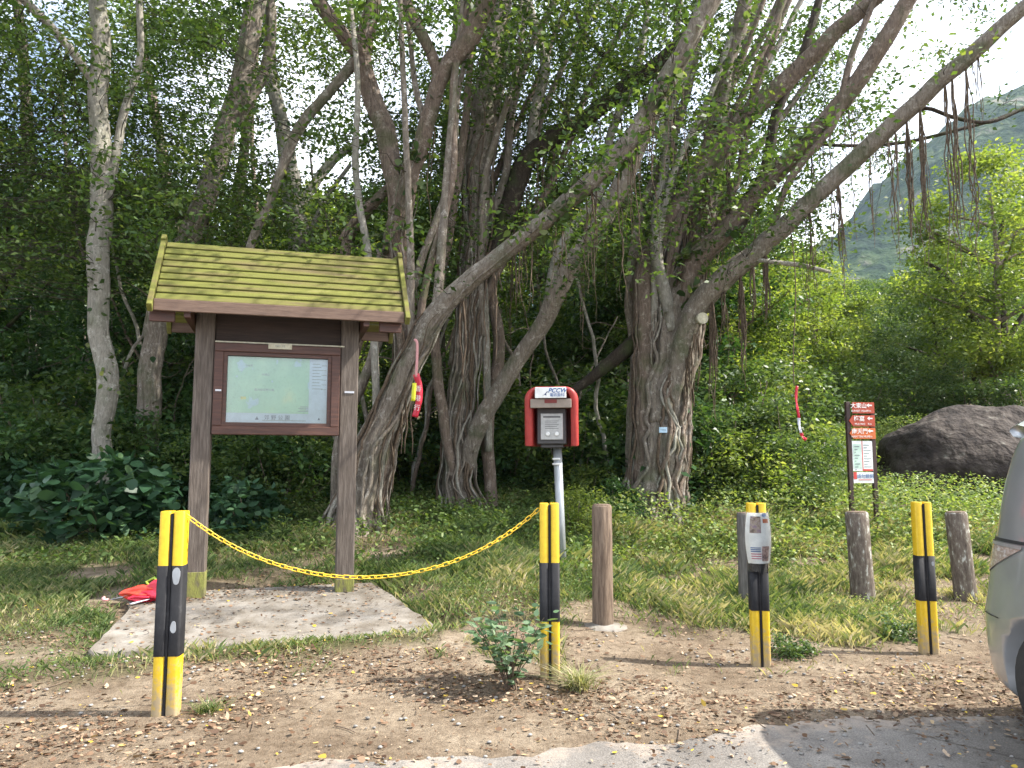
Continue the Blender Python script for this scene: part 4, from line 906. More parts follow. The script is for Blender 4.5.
# litter
n = 260000
x = rng.uniform(-6.5, 8, n); y = 3.3+9.5*rng.random(n)**1.3
w = np.abs(x) < y*.76+.3; x, y = x[w], y[w]
dl = .12+.88*sstep(.42, .58, fbm(x*1.2+3, y*1.6, s=81)); dl *= np.where(y < road_edge(x), .05+.55*np.exp(-np.maximum(road_edge(x)-y, 0)/.22), 1)*np.where(y > 6.3, .35, 1)
dl = np.maximum(dl, .95*np.exp(-((y-road_edge(x)-.25)/.28)**2)*sstep(1.0, 1.6, x))
dl = np.where(on_slab(x, y), .16+.7*sstep(.2, .8, (y-SL[0][1]-(x-SL[0][0])*.42-.9)), dl)
k = rng.random(len(x)) < dl*.8; x, y = x[k], y[k]; n = len(x)
slabz = lambda x, y: slab_z(x, y)
A0, B0 = SL; dS = (B0-A0)/np.linalg.norm(B0-A0); nS = np.array([-dS[1], dS[0]])
def slab_z(x, y):
    v = (x-A0[0])*nS[0]+(y-A0[1])*nS[1]
    return .06+.09*v+.0*x
zz = np.where(on_slab(x, y), slab_z(x, y)+.014, np.where(y < road_edge(x), np.maximum(gz(x, y), 0)+.008, gz(x, y)))+.004+.012*rng.random(n)**2
pts = np.stack([x, y, zz], -1)
d = rng.normal(size=(n, 3)); d[:, 2] *= .12
L_ = .009+.042*rng.random(n)**2.4
q = leaves6(pts, L_, .5, dirs=unit(d), spread=.0, up=2.2, droop=0)
cu = (L_*.22*rng.random(n))[:, None]; q[:, 1:4, 2] += cu; q[:, 4, 2] += cu[:, 0]*.8; q[:, 5:8, 2] += cu*(rng.random(n)[:, None]-.3)
tag(quadmesh('leaf_litter', q, M['litter'], None, rng.random(n)), kind='stuff')
# twigs and pebbles
mb = MB()
for k in range(420):
    x0 = random.uniform(-4.5, 5); y0 = random.uniform(4.3, 7.2); a_ = random.uniform(0, PI); l = random.uniform(.04, .2)
    if on_slab(x0, y0, .1): continue
    t = np.linspace(-.5, .5, 4); xx = x0+math.cos(a_)*l*t; yy = y0+math.sin(a_)*l*t+random.uniform(-.02, .02)*t*t*8
    mb.tube(np.stack([xx, yy, gz(xx, yy)+.009], -1), random.uniform(.0015, .004), n=4)
tag(mb.build('fallen_twigs', M['log']), kind='stuff')
mb = MB()
for k in range(900):
    x0 = random.uniform(-5, 5.5); y0 = random.uniform(3.5, 6.6); r0 = random.uniform(.004, .016)
    if on_slab(x0, y0, .05): continue
    mb.lathe([(r0*.5, 0), (r0, r0*.4), (r0*.6, r0*.8), (r0*.1, r0*.95)], n=6, cx=x0, cy=y0, cap=False, jit=lambda a, z: random.uniform(-.2, .2))
    mb.v[-1][:, 2] += float(gz(x0, y0))+.003
tag(mb.build('pebbles', M['rock_grey']), kind='stuff')

# ================================================================== SLAB
def slab():
    mb = MB(); Ln = np.linalg.norm(B0-A0); W_ = 1.75
    out = []
    for t in np.linspace(0, 1, 26)[:-1]: out.append((t*Ln, 0+.03*math.sin(t*9)+random.uniform(-.018, .018)))
    for t in np.linspace(0, 1, 16)[:-1]: out.append((Ln-t*W_*.18+random.uniform(-.015, .015), t*W_))
    for t in np.linspace(0, 1, 26)[:-1]: out.append(((Ln-W_*.18)*(1-t), W_+random.uniform(-.02, .02)))
    for t in np.linspace(0, 1, 16)[:-1]: out.append((0+.05*math.sin(t*5)+random.uniform(-.02, .02), W_*(1-t)))
    w = []
    for (u, v_) in out:
        q = A0+dS*u+nS*v_; w.append((q[0], q[1]))
    n = len(w); c = np.mean(w, axis=0)
    top = [(a, b, float(slab_z(a, b))) for a, b in w]
    ch = [(c[0]+(a-c[0])*.992, c[1]+(b-c[1])*.992, float(slab_z(a, b))+.012) for a, b in w]
    bot = [(a, b, min(float(gz(a, b)), float(slab_z(a, b)))-.12) for a, b in w]
    mb.add(bot+top+ch, [(i, (i+1) % n, n+(i+1) % n, n+i) for i in range(n)]+[(n+i, n+(i+1) % n, 2*n+(i+1) % n, 2*n+i) for i in range(n)]+[tuple(range(2*n, 3*n))], smooth=False)
    o = mb.build('concrete_slab', M['concrete'], None, origin=(c[0], c[1], float(slab_z(*c))))
    return tag(o, 'cracked grey concrete pad under the map kiosk posts, scattered with leaves', 'slab')
slab()
def zat(x, y): return float(slab_z(x, y))+.012 if bool(on_slab(np.array(x), np.array(y))) else float(gz(x, y))

# ================================================================== KIOSK
pl = G(195, 592); pr_ = G(344, 586)
def slabhit(px, py):
    d = ray(px, py); t = 3.0
    while True:
        p = np.array([0, 0, H])+d*t
        if p[2] <= slab_z(p[0], p[1])+.012: return p
        t += .01
pl = slabhit(195, 596); pr_ = slabhit(344, 590)
cx, cy = (pl[:2]+pr_[:2])/2; rz = math.atan2(pr_[1]-pl[1], pr_[0]-pl[0]); hw = np.linalg.norm(pr_[:2]-pl[:2])/2
zb = (pl[2]+pr_[2])/2
print('kiosk', pl, pr_, math.degrees(rz), hw)
ki = empty('map_kiosk', (cx, cy, zb-.02), rz, 'wooden notice-board kiosk with mossy slatted pitched roof framing a trail map', 'notice board')
S_ = cy/7.5
ztop = P(199, 318, pl[1])[2]-zb          # underside of eaves at post
zr = P(270, 247, cy+.1)[2]-zb            # ridge
for s in (-1, 1):
    mb = MB(); mb.box(s*hw-.088, s*hw+.088, -.088, .088, -.15, ztop+.18, bev=.008)
    p = mb.build('post', M['wood_dark'], ki)
# mossy green foot on the posts is in a band part
mossm = surf('green_stain', [(.35, (.10, .085, .05)), (.5, (.15, .15, .04)), (.7, (.24, .25, .05))], scale=9, stretch=(3, 3, 1), rough=.85, bump=.4)
for s in (-1, 1):
    mb = MB(); mb.box(s*hw-.091, s*hw+.091, -.091, .091, -.15, .20+.06*s*-1, bev=.008); mb.build('stained_foot', mossm, ki)
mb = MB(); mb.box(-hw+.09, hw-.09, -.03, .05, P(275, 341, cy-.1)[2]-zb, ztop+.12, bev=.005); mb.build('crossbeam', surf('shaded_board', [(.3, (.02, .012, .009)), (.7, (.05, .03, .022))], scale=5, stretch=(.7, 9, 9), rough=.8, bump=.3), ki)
# roof
rx0, rx1 = -hw-.42*S_, hw+.50*S_
ye_, yr_ = -.42*S_, .16*S_; ze_ = ztop+.09*S_ ; 
slope = math.atan2(zr-ze_, yr_-ye_); sl = math.hypot(zr-ze_, yr_-ye_)
def Rx(a): c, s = math.cos(a), math.sin(a); return [[1, 0, 0], [0, c, -s], [0, s, c]]
npl = 9; mb = MB()
for side in (1, -1):
    for k in range(npl):
        w_ = sl/npl; mbv = MB(); t0 = k*w_
        mbv.box(rx0+.02, rx1-.02, t0+.002, t0+w_*.80, -.012, .014, bev=.004)
        mbv.box(rx0+.03, rx1-.03, t0+w_*.80-.006, t0+w_+.004, -.034, -.014)
        V = np.concatenate(mbv.v); V = V @ np.array(Rx(slope)).T + np.array([0, ye_, ze_])
        if side < 0: V[:, 1] = 2*yr_-V[:, 1]
        fs = mbv.f if side > 0 else [f[::-1] for f in mbv.f]
        mb.add(V, fs, 0, False)
mb.build('roof', M['plank'], ki)
for x0, x1 in ((rx0-.035, rx0+.012), (rx1-.012, rx1+.035)):
    for side in (1, -1):
        mbv = MB(); mbv.box(x0, x1, -.12, sl+.06, -.05, .045, bev=.005); V = np.concatenate(mbv.v) @ np.array(Rx(slope)).T+np.array([0, ye_, ze_])
        if side < 0: V[:, 1] = 2*yr_-V[:, 1]
        mb = MB(); mb.add(V, mbv.f if side > 0 else [f[::-1] for f in mbv.f], 0, False); mb.build('bargeboard', M['plank'], ki)
mb = MB(); mb.box(rx0+.015, rx1-.015, ye_-.035, ye_+.0, ze_-.105, ze_+.004, bev=.004); mb.build('fascia', M['wood_fascia'], ki)
mb = MB(); mb.box(rx0+.015, rx1-.015, 2*yr_-ye_, 2*yr_-ye_+.035, ze_-.105, ze_+.004, bev=.004); mb.build('fascia', M['wood_fascia'], ki)
for s in (-1, 1):
    mb = MB(); mb.box(s*(hw+.13)-.03, s*(hw+.13)+.03, ye_+.01, 2*yr_-ye_-.01, ztop-.06, ztop+.06, bev=.004); mb.build('bracket_beam', M['wood_red'], ki)
    mb = MB(); mb.box(s*(hw+.36)-.10, s*(hw+.36)+.12, ye_+.05, ye_+.09, ztop-.10, ztop+.05, bev=.004); mb.build('soffit_block', M['wood_red'], ki)
# display case
fz1 = P(275, 343, cy-.1)[2]-zb; fz0 = P(275, 433, cy-.1)[2]-zb; fw = hw*.862
def case():
    e = ki
    mb = MB(); t = .085
    mb.box(-fw, fw, -.115, -.015, fz1-t, fz1, bev=.006); mb.box(-fw, fw, -.115, -.015, fz0, fz0+t, bev=.006)
    mb.box(-fw, -fw+t, -.1145, -.015, fz0+t, fz1-t, bev=.006); mb.box(fw-t, fw, -.1145, -.015, fz0+t, fz1-t, bev=.006)
    fr = mb.build('display_frame', M['wood_red'], e)
    t2 = .035; a0, a1, b0, b1 = -fw+t, fw-t, fz0+t, fz1-t
    mb = MB(); mb.box(a0, a1, -.10, -.03, b1-t2, b1-.002); mb.box(a0, a1, -.10, -.03, b0+.002, b0+t2); mb.box(a0+.002, a0+t2, -.0995, -.03, b0+t2, b1-t2); mb.box(a1-t2, a1-.002, -.0995, -.03, b0+t2, b1-t2)
    mb.build('inner_frame', M['wood_red'], fr)
    a0 += t2*.4; a1 -= t2*.4; b0 += t2*.4; b1 -= t2*.4
    # map
    m, nt, out = newmat('printed_map'); L = nt.links.new
    tc = N(nt, 'ShaderNodeTexCoord'); n1 = N(nt, 'ShaderNodeTexNoise'); n1.inputs['Scale'].default_value = 4.5; n1.inputs['Detail'].default_value = 5; L(tc.outputs['Object'], n1.inputs[0])
    c = ramp(nt, n1.outputs[0], [(.30, (.42, .60, .72)), (.385, (.44, .62, .66)), (.40, (.36, .62, .42)), (.6, (.44, .70, .46)), (.72, (.55, .72, .42)), (.8, (.7, .68, .4))])
    b = N(nt, 'ShaderNodeBsdfPrincipled'); b.inputs['Roughness'].default_value = .5
    n2 = N(nt, 'ShaderNodeTexNoise'); n2.inputs['Scale'].default_value = 9; n2.inputs['Detail'].default_value = 3; L(tc.outputs['Object'], n2.inputs[0])
    li = N(nt, 'ShaderNodeMath', operation='PINGPONG'); ml = N(nt, 'ShaderNodeMath', operation='MULTIPLY'); L(n2.outputs[0], ml.inputs[0]); ml.inputs[1].default_value = 9; L(ml.outputs[0], li.inputs[0]); li.inputs[1].default_value = .5
    lr = ramp(nt, li.outputs[0], [(0, (.55, .62, .5)), (.07, (1, 1, 1))]); mx = N(nt, 'ShaderNodeMix', data_type='RGBA', blend_type='MULTIPLY'); mx.inputs[0].default_value = .6
    L(c, mx.inputs[6]); L(lr, mx.inputs[7]); L(mx.outputs[2], b.inputs['Base Color']); L(b.outputs[0], out.inputs[0])
    sheet = flat('map_paper', (.60, .68, .80)); 
    mb = MB(); mb.box(a0, a1, -.034, -.028, b0, b1); mp = mb.build('map_sheet', sheet, fr)
    mb = MB(); w_ = a1-a0; h_ = b1-b0; mb.box(a0+.02*w_, a0+.80*w_, -.0372, -.0352, b0+.17*h_, b1-.03*h_); mb.build('map_print', m, mp)
    yy = -.0375; xm = (a0+a1)/2
    mb = MB(); mb.box(a0+.36*w_, a0+.78*w_, -.036, -.0345, b0+.065*h_, b0+.072*h_)
    for i in range(9): mb.box(a0+.83*w_, a0+(.90+.05*((i*7) % 3)/3)*w_, -.036, -.0345, b1-(.10+.045*i)*h_, b1-(.108+.045*i)*h_)
    for i in range(6): mb.box(a0+.92*w_, a0+.97*w_, -.036, -.0345, b1-(.12+.07*i)*h_, b1-(.126+.07*i)*h_)
    for i in range(4): mb.box(a0+(.70+.02*(i % 2))*w_, a0+.80*w_, -.041, -.038, b0+(.20+.022*i)*h_, b0+(.208+.022*i)*h_)
    mb.build('rule_lines', M['grey_ink'], mp)
    text('郊 野 公 園', .05*S_, M['navy'], mp, (xm, -.0362, b0+.105*h_), name='lettering')
    text('大嶼山', .026*S_, M['grey_ink'], mp, (a0+.38*w_, -.0385, b0+.72*h_)); text('南大嶼郊野公園', .026*S_, M['grey_ink'], mp, (a0+.37*w_, -.0385, b0+.5*h_)); text('芝麻灣', .022*S_, M['grey_ink'], mp, (a0+.22*w_, -.0385, b0+.84*h_))
    for fx, fzz, rr in ((.31, .10, .017), (.905, .10, .012)):
        mb = MB(); mb.prism([(a0+fx*w_-rr, b0+fzz*h_-rr), (a0+fx*w_+rr, b0+fzz*h_-rr), (a0+fx*w_+rr*.4, b0+fzz*h_+rr*.3), (a0+fx*w_, b0+fzz*h_+rr*1.2), (a0+fx*w_-rr*.6, b0+fzz*h_)], -.0365, -.035); mb.build('map_symbol', M['navy'], mp)
    mb = MB(); mb.box(a0+.15*w_, a0+.20*w_, -.040, -.038, b0+.36*h_, b0+.40*h_); mb.build('map_patch', flat('map_yellow', (.65, .62, .12)), mp)
    mb = MB(); mb.box(a0-.005, a1+.005, -.062, -.058, b0-.005, b1+.005); mb.build('glass', M['clear'], fr)
    mb = MB(); mb.box(-.10*S_, .12*S_, -.128, -.118, fz1-.045, fz1+.012, bev=.002); pt = mb.build('name_plate', M['cream'], fr)
    text('NO. 12', .03, M['grey_ink'], pt, (.01, -.1295, fz1-.016))
    for hx in (-fw+.04, ):
        mb = MB(); mb.box(hx-.02, hx+.035, -.124, -.116, (fz0+fz1)/2-.03, (fz0+fz1)/2-.012); mb.build('latch', M['alloy'], fr)
case()
mb = MB(); mb.box(hw-.045, hw+.05, -.096, -.089, (fz0+fz1)/2-.015, (fz0+fz1)/2+.005); mb.build('metal_strip', M['alloy'], ki)
mb = MB(); mb.box(-fw+.0, fw+.04, -.09, -.05, fz1+.006, fz1+.02); mb.build('ledge_strip', M['cream'], ki)
for s in (-1, 1):
    mb = MB(); mb.box(min(s*fw, s*(hw-.088)), max(s*fw, s*(hw-.088)), -.07, -.02, fz0+.02, fz1+.0); mb.build('side_batten', M['wood_dark'], ki)
mb = MB(); mb.box(-fw+.01, fw-.01, -.014, .006, fz0+.01, fz1-.01); mb.build('back_panel', M['wood_dark'], ki)

# ================================================================== STRIPED BOLLARDS
BW = .130
def bollard(loc, h, label, bands, lean=(0, 0), chips=(), w=BW, rz=0):
    e = empty('striped_bollard', loc, rz, label, 'bollard', rx=lean[0], ry=lean[1])
    def halfpair(z0, z1, gr, name, mat):
        mb = MB()
        for s in (-1, 1):
            x0, x1 = (s*.006, s*w/2) if s > 0 else (s*w/2, s*.006)
            # rounded timber profile
            r = .016; hx0, hx1 = x0-gr*(s < 0)-0, x1+gr*(s > 0); d = w*.36+gr
            prof = []
            for cx_, cy_, a0 in ((hx1-r, d-r, 0), (hx0+r, d-r, 90), (hx0+r, -d+r, 180), (hx1-r, -d+r, 270)):
                for q in (0, 30, 60, 90): a = math.radians(a0+q); prof.append((cx_+r*math.cos(a), cy_+r*math.sin(a)))
            n = len(prof); zs = [z0, z1-.006 if name == 'post' else z1, z1]
            V = [(x, y, zs[0]) for x, y in prof]+[(x, y, zs[1]) for x, y in prof]+[((x-(x0+x1)/2)*.94+(x0+x1)/2, y*.95, zs[2]) for x, y in prof]
            mb.add(V, [(i, (i+1) % n, n+(i+1) % n, n+i) for i in range(n)]+[(n+i, n+(i+1) % n, 2*n+(i+1) % n, 2*n+i) for i in range(n)], 0, True)
            mb.add(V[2*n:], [tuple(range(n))], 0, False)
        return mb.build(name, mat, e)
    halfpair(-.1, h, 0, 'post', M['yellow'])
    halfpair(bands[0]*h, bands[1]*h, .0025, 'black_band', M['black'])
    mb = MB(); mb.box(-.007, .007, -w*.35, w*.35, -.1, h-.012); mb.build('core_strip', M['black'], e)
    for (cx_, z, sx, sz) in chips:
        poly = [(cx_+sx*math.cos(a)*(1+.12*math.sin(3*a+z*9)), z*h+sz*math.sin(a)*(1+.1*math.cos(2*a))) for a in np.linspace(0, 2*PI, 15)[:-1]]
        mb = MB(); mb.prism(poly, -w*.36-.0055, -w*.36-.001); mb.build('bare_patch', M['bare'], e)
    return e
BASE = [G(166, 716), G(550, 678), G(761, 667), G(929, 655)]
TOPP = [(174, 511), (550, 503), (757, 503), (926, 502)]
hs = [P(t[0], t[1], b[1])[2]-b[2] for t, b in zip(TOPP, BASE)]
print('bollards', BASE, hs)
labs = ['foremost yellow and black bollard with grey bare patches, left end of the chain', 'yellow and black bollard at the right end of the yellow chain', 'yellow and black bollard wrapped with a paper poster', 'plain yellow and black bollard nearest the silver van']
bnd = [(.30, .735), (.33, .66), (.35, .685), (.36, .65)]
chp = [((.040, .685, .022, .055), (.036, .44, .016, .038)), (), (), ((.045, .60, .010, .018),)]
BO = []
for i in range(4):
    b_ = BASE[i]; BO.append(bollard((b_[0], b_[1], b_[2]-.01), hs[i]+.01, labs[i], bnd[i], chips=chp[i], lean=((0, .0)), w=BW if i else .145, rz=[.10, 0, -.05, -.08][i]))
    BO[-1]['group'] = 'striped bollards along the car park edge'
# ---- chain
def chain():
    pa = np.array(BO[0].location)+np.array([.075, 0, hs[0]-.02]); pb = np.array(BO[1].location)+np.array([-.07, 0, hs[1]-.03])
    low = P(383, 576, (pa[1]+pb[1])/2+.05)[2]
    t = np.linspace(0, 1, 400); q = pa+(pb-pa)*t[:, None]
    sag = ((pa[2]+pb[2])/2-low); q[:, 2] -= sag*4*t*(1-t)*(1+.15*(1-4*t*(1-t)))
    Ls = np.r_[0, np.cumsum(np.linalg.norm(np.diff(q, axis=0), axis=1))]
    pitch = .040; n = int(Ls[-1]/pitch); mb = MB(); mid = q[200]
    for k in range(n+1):
        s = k*pitch; i = min(np.searchsorted(Ls, s), 398); p = q[i]; T = unit(q[i+1]-q[i])
        U = unit(np.cross(T, [0, 1, 0])); W_ = np.cross(T, U)
        ang = (k % 2)*PI/2+.5+random.uniform(-.2, .2); A = U*math.cos(ang)+W_*math.sin(ang); B = np.cross(T, A)
        th = np.linspace(0, 2*PI, 15)[:-1]; ring = []
        cxx = np.cos(th)*.0125+np.sign(np.cos(th))*.0125; cyy = np.sin(th)*.0125
        n_ = 14; r = .0034; V = []
        for j in range(n_):
            c_ = p+T*cxx[j]+A*cyy[j]; o_ = unit(T*np.cos(th[j])+A*np.sin(th[j]))
            for m_ in range(5):
                a = 2*PI*m_/5; V.append(c_+(o_*math.cos(a)+B*math.sin(a))*r)
        f = [(j*5+m_, j*5+(m_+1) % 5, ((j+1) % n_)*5+(m_+1) % 5, ((j+1) % n_)*5+m_) for j in range(n_) for m_ in range(5)]
        mb.add(V, f)
    tag(mb.build('plastic_chain', M['chain'], None, origin=mid), 'yellow plastic link chain sagging between the two left bollards', 'chain')
chain()
# ---- poster on bollard 3
def poster():
    b = BO[2]; h = hs[2]; loc = np.array(b.location)
    z1 = P(757, 513, loc[1]-.08)[2]; z0 = P(760, 564, loc[1]-.08)[2]
    e = empty('missing_pet_poster', (loc[0]+.0, loc[1]-BW*.36, z0), -.03, 'white paper notice with two photos in a clear sleeve wrapped on a striped bollard', 'poster')
    Hh = z1-z0; w = .078; m_ = 13
    def curved(mb, x0, x1, za, zb_, off, n=10, bulge=True):
        V = []
        zs = np.linspace(za, zb_, 8)
        for z in zs:
            tz = z/Hh; k = 1+(.22*math.sin(min(max(tz, 0), 1)*PI) if bulge else 0)
            for x in np.linspace(x0, x1, n):
                V.append((x*k, -off-.024+(x/w)**2*.040, z))
        mb.add(V, [(j*n+i, j*n+i+1, (j+1)*n+i+1, (j+1)*n+i) for j in range(7) for i in range(n-1)])
    mb = MB(); curved(mb, -w, w, 0, Hh, 0); o = mb.build('paper', M['paper'], e)
    mb = MB(); curved(mb, -w*1.08, w*1.1, -.06, Hh+.01, .006); mb.build('plastic_sleeve', M['poly'], e)
    mb = MB(); curved(mb, -w*.72, w*.12, Hh*.60, Hh*.93, .002); mb.build('photo', M['photo_brown'], o)
    mb = MB(); curved(mb, w*.15, w*.78, Hh*.05, Hh*.34, .002); mb.build('photo', M['photo_pink'], o)
    mb = MB()
    for i in range(3): curved(mb, -w*.7, w*.05, Hh*(.30-.035*i), Hh*(.318-.035*i), .002)
    mb.build('text_lines', M['blue_ink'], o)
    mb = MB()
    for i in range(3): curved(mb, -w*.7, w*.1, Hh*(.18-.045*i), Hh*(.198-.045*i), .002)
    mb.build('text_lines', M['pink_ink'], o)
    mb = MB(); curved(mb, w*.3, w*.8, Hh*.80, Hh*.88, .002); mb.build('colour_block', M['sign_orange'], o)
    text('尋', .034, M['blue_ink'], o, (w*.45, -.027, Hh*.95)); 
poster()

# ================================================================== LOG BOLLARDS
def log(px, pyb, pyt, wpx, mat, label, lean=0, seed=0, rect=False, G_=None):
    g = G(px, pyb); h = P(px, pyt, g[1])[2]-g[2]; r = wpx/2*g[1]/F
    e = empty('log_post', (g[0], g[1], g[2]), seed, label, 'post', G_, ry=0)
    mb = MB(); prof = [(r*1.06, -.15), (r*1.04, .0), (r*1.0, h*.3), (r*.99, h*.7), (r*.98, h-.015), (r*.9, h)]
    mb.lathe(prof, n=26, jit=lambda a, z: .03*math.sin(3*a+seed)+.018*math.sin(9*a+z*3)+random.uniform(-.012, .012))
    o = mb.build('shaft', mat, e)
    mb = MB(); mb.lathe([(r*.88, h+.001), (r*.80, h+.008), (r*.1, h+.006)], n=20); mb.build('end_grain', M['log'], e)
    e.rotation_euler = (0, lean, 0); return e, g, r
e1, g1, r1 = log(603, 628, 505, 20, M['log'], 'warm brown round timber post set in a concrete collar, beside the chained bollard', 0, 1, G_='timber posts')
mb = MB(); mb.lathe([(r1*2.4, -.05), (r1*2.1, .012), (r1*1.5, .03), (r1*.9, .045)], n=22, jit=lambda a, z: .12*math.sin(2*a+1)+.06*math.sin(5*a)); mb.build('concrete_collar', M['concrete'], e1)
log(747, 608, 513, 15, M['log_grey'], 'grey timber post half hidden behind the poster-wrapped bollard', .0, 2, G_='timber posts')
log(863, 601, 512, 22, M['log_lichen'], 'lichen-spotted timber post standing in front of the trail sign', -.03, 3, G_='timber posts')
log(966, 600, 512, 20, M['log_lichen'], 'leaning lichen-spotted timber post nearest the van', -.06, 4, G_='timber posts')

# ================================================================== PHONE
def phone():
    Yp = 8.9; x0 = P(562, 560, Yp)[0]; zg = float(gz(x0, Yp)); base = (x0, Yp, zg)
    e = empty('emergency_phone', base, -.12, 'red-hooded roadside telephone on a grey metal pole', 'telephone')
    zt = P(552, 388, Yp)[2]-zg; zbt = P(552, 446, Yp)[2]-zg; hh = zt-zbt; w = .60/2*(Yp/8.9); cx_ = P(552, 420, Yp)[0]-x0
    mb = MB(); mb.tube([(0.0, .12, -.1), (-.02, .115, .5), (-.055, .102, zbt+.1)], .05, n=14); mb.build('pole', M['silver_pole'], e)
    for zz_ in (zbt-.16, zbt-.22):
        mb = MB(); mb.lathe([(.0545, zz_), (.0545, zz_+.025)], n=14, cx=-.055, cy=.103); mb.build('reflective_band', M['white'], e)
    # hood: U shaped shell with rounded top corners, deep
    def ring(w_, zt_, zb_, r, n=8):
        pts = [(-w_, zb_)]
        for a in np.linspace(180, 90, n): pts.append((-w_+r+r*math.cos(math.radians(a)), zt_-r+r*math.sin(math.radians(a))))
        for a in np.linspace(90, 0, n): pts.append((w_-r+r*math.cos(math.radians(a)), zt_-r+r*math.sin(math.radians(a))))
        pts.append((w_, zb_)); return pts
    o1 = ring(w, zt, zbt, .15); i1 = ring(w-.075, zt-.03, zbt, .11)
    V = []; D = .36
    fl = [(o1, -.02), (o1, -.02)]
    outF = [(x*.97+cx_, -.10-.10*(z-zbt)/hh, z) for x, z in o1]; inF = [(x*1.0+cx_, -.10-.10*(z-zbt)/hh, z) for x, z in i1]
    outM = [(x*1.03+cx_, -.06-.06*(z-zbt)/hh, z+(.006)) for x, z in o1]
    outB = [(x*.93+cx_, D-.1, z-.02*(z > zbt+.1)) for x, z in o1]; inB = [(x*.9+cx_, D-.13, z-.02*(z > zbt+.1)) for x, z in i1]
    n = len(o1); rings = [inB, inF, outF, outM, outB]; V = sum(rings, []); mb = MB()
    mb.add(V, [(j*n+i, (j+1)*n+i, (j+1)*n+i+1, j*n+i+1) for j in range(4) for i in range(n-1)])
    # close bottom lips
    mb.add([r_[0] for r_ in rings]+[r_[-1] for r_ in rings], [(0, 1, 2, 3, 4), (9, 8, 7, 6, 5)], 0, False)
    mb.build('hood', M['red'], e)
    mb = MB(); mb.add([(x, y-.01, z) for x, y, z in outB], [tuple(range(n))[::-1]], 0, False); mb.build('hood_back', M['dark_red'], e)
    # white sign on the brow
    mb = MB(); sw = w*.59; mb.box(cx_-sw, cx_+sw, -.232, -.215, zt-.135, zt-.012, bev=.004); sg = mb.build('sign_plate', M['white'], e)
    text('PCCW', .07, M['blue_ink'], sg, (cx_+.075, -.2335, zt-.052), shear=.3, bold=.0012)
    text('電訊盈科', .042, M['blue_ink'], sg, (cx_+.075, -.2335, zt-.103))
    mb = MB(); k = cx_-.06
    mb.prism([(k-.035, zt-.105), (k-.01, zt-.095), (k+.02, zt-.062), (k+.035, zt-.06), (k+.01, zt-.085), (k+.015, zt-.105), (k-.005, zt-.10)], -.2345, -.2325); mb.build('emblem', M['navy'], sg)
    # brown visor shelf
    mb = MB(); mb.box(cx_-w*.78, cx_+w*.78, -.20, -.17, zt-.245, zt-.142, bev=.006); vz = mb.build('visor', M['taupe'], e)
    mb = MB(); mb.box(cx_-.07, cx_+.07, -.206, -.2, zt-.19, zt-.148); mb.build('visor_label', M['dark_red'], vz)
    # housing + panel
    mb = MB(); mb.box(cx_-w*.56, cx_+w*.56, -.06, .2, zbt+.02, zt-.24, bev=.01); hs_ = mb.build('housing', M['dark_box'], e)
    a0, a1, b0, b1 = cx_-w*.42, cx_+w*.44, zbt+.07, zt-.30
    mb = MB(); mb.box(a0, a1, -.078, -.06, b0, b1, bev=.004); pn = mb.build('panel', M['grey_panel'], e)
    for fx in (.32, .72):
        mb = MB(); mb.lathe([(.026, 0), (.026, .012), (.018, .018)], n=14); bt = mb.build('button', M['white'], pn); bt.location = (a0+(a1-a0)*fx, -.078, b0+(b1-b0)*.22); bt.rotation_euler = (PI/2, 0, 0)
    mb = MB()
    for i in range(5): mb.box(a0+.05, a1-.05-.02*(i % 2), -.0795, -.0782, b0+(b1-b0)*(.42+.07*i), b0+(b1-b0)*(.44+.07*i))
    mb.box(a0+.03, a1-.03, -.0795, -.0782, b1-.05, b1-.03)
    mb.build('instruction_lines', M['dark_grey'], pn)
    mb = MB(); mb.box(cx_-.13, cx_+.13, -.02, .18, zbt-.02, zbt+.02, bev=.006); mb.build('base_plate', M['dark_box'], e)
phone()

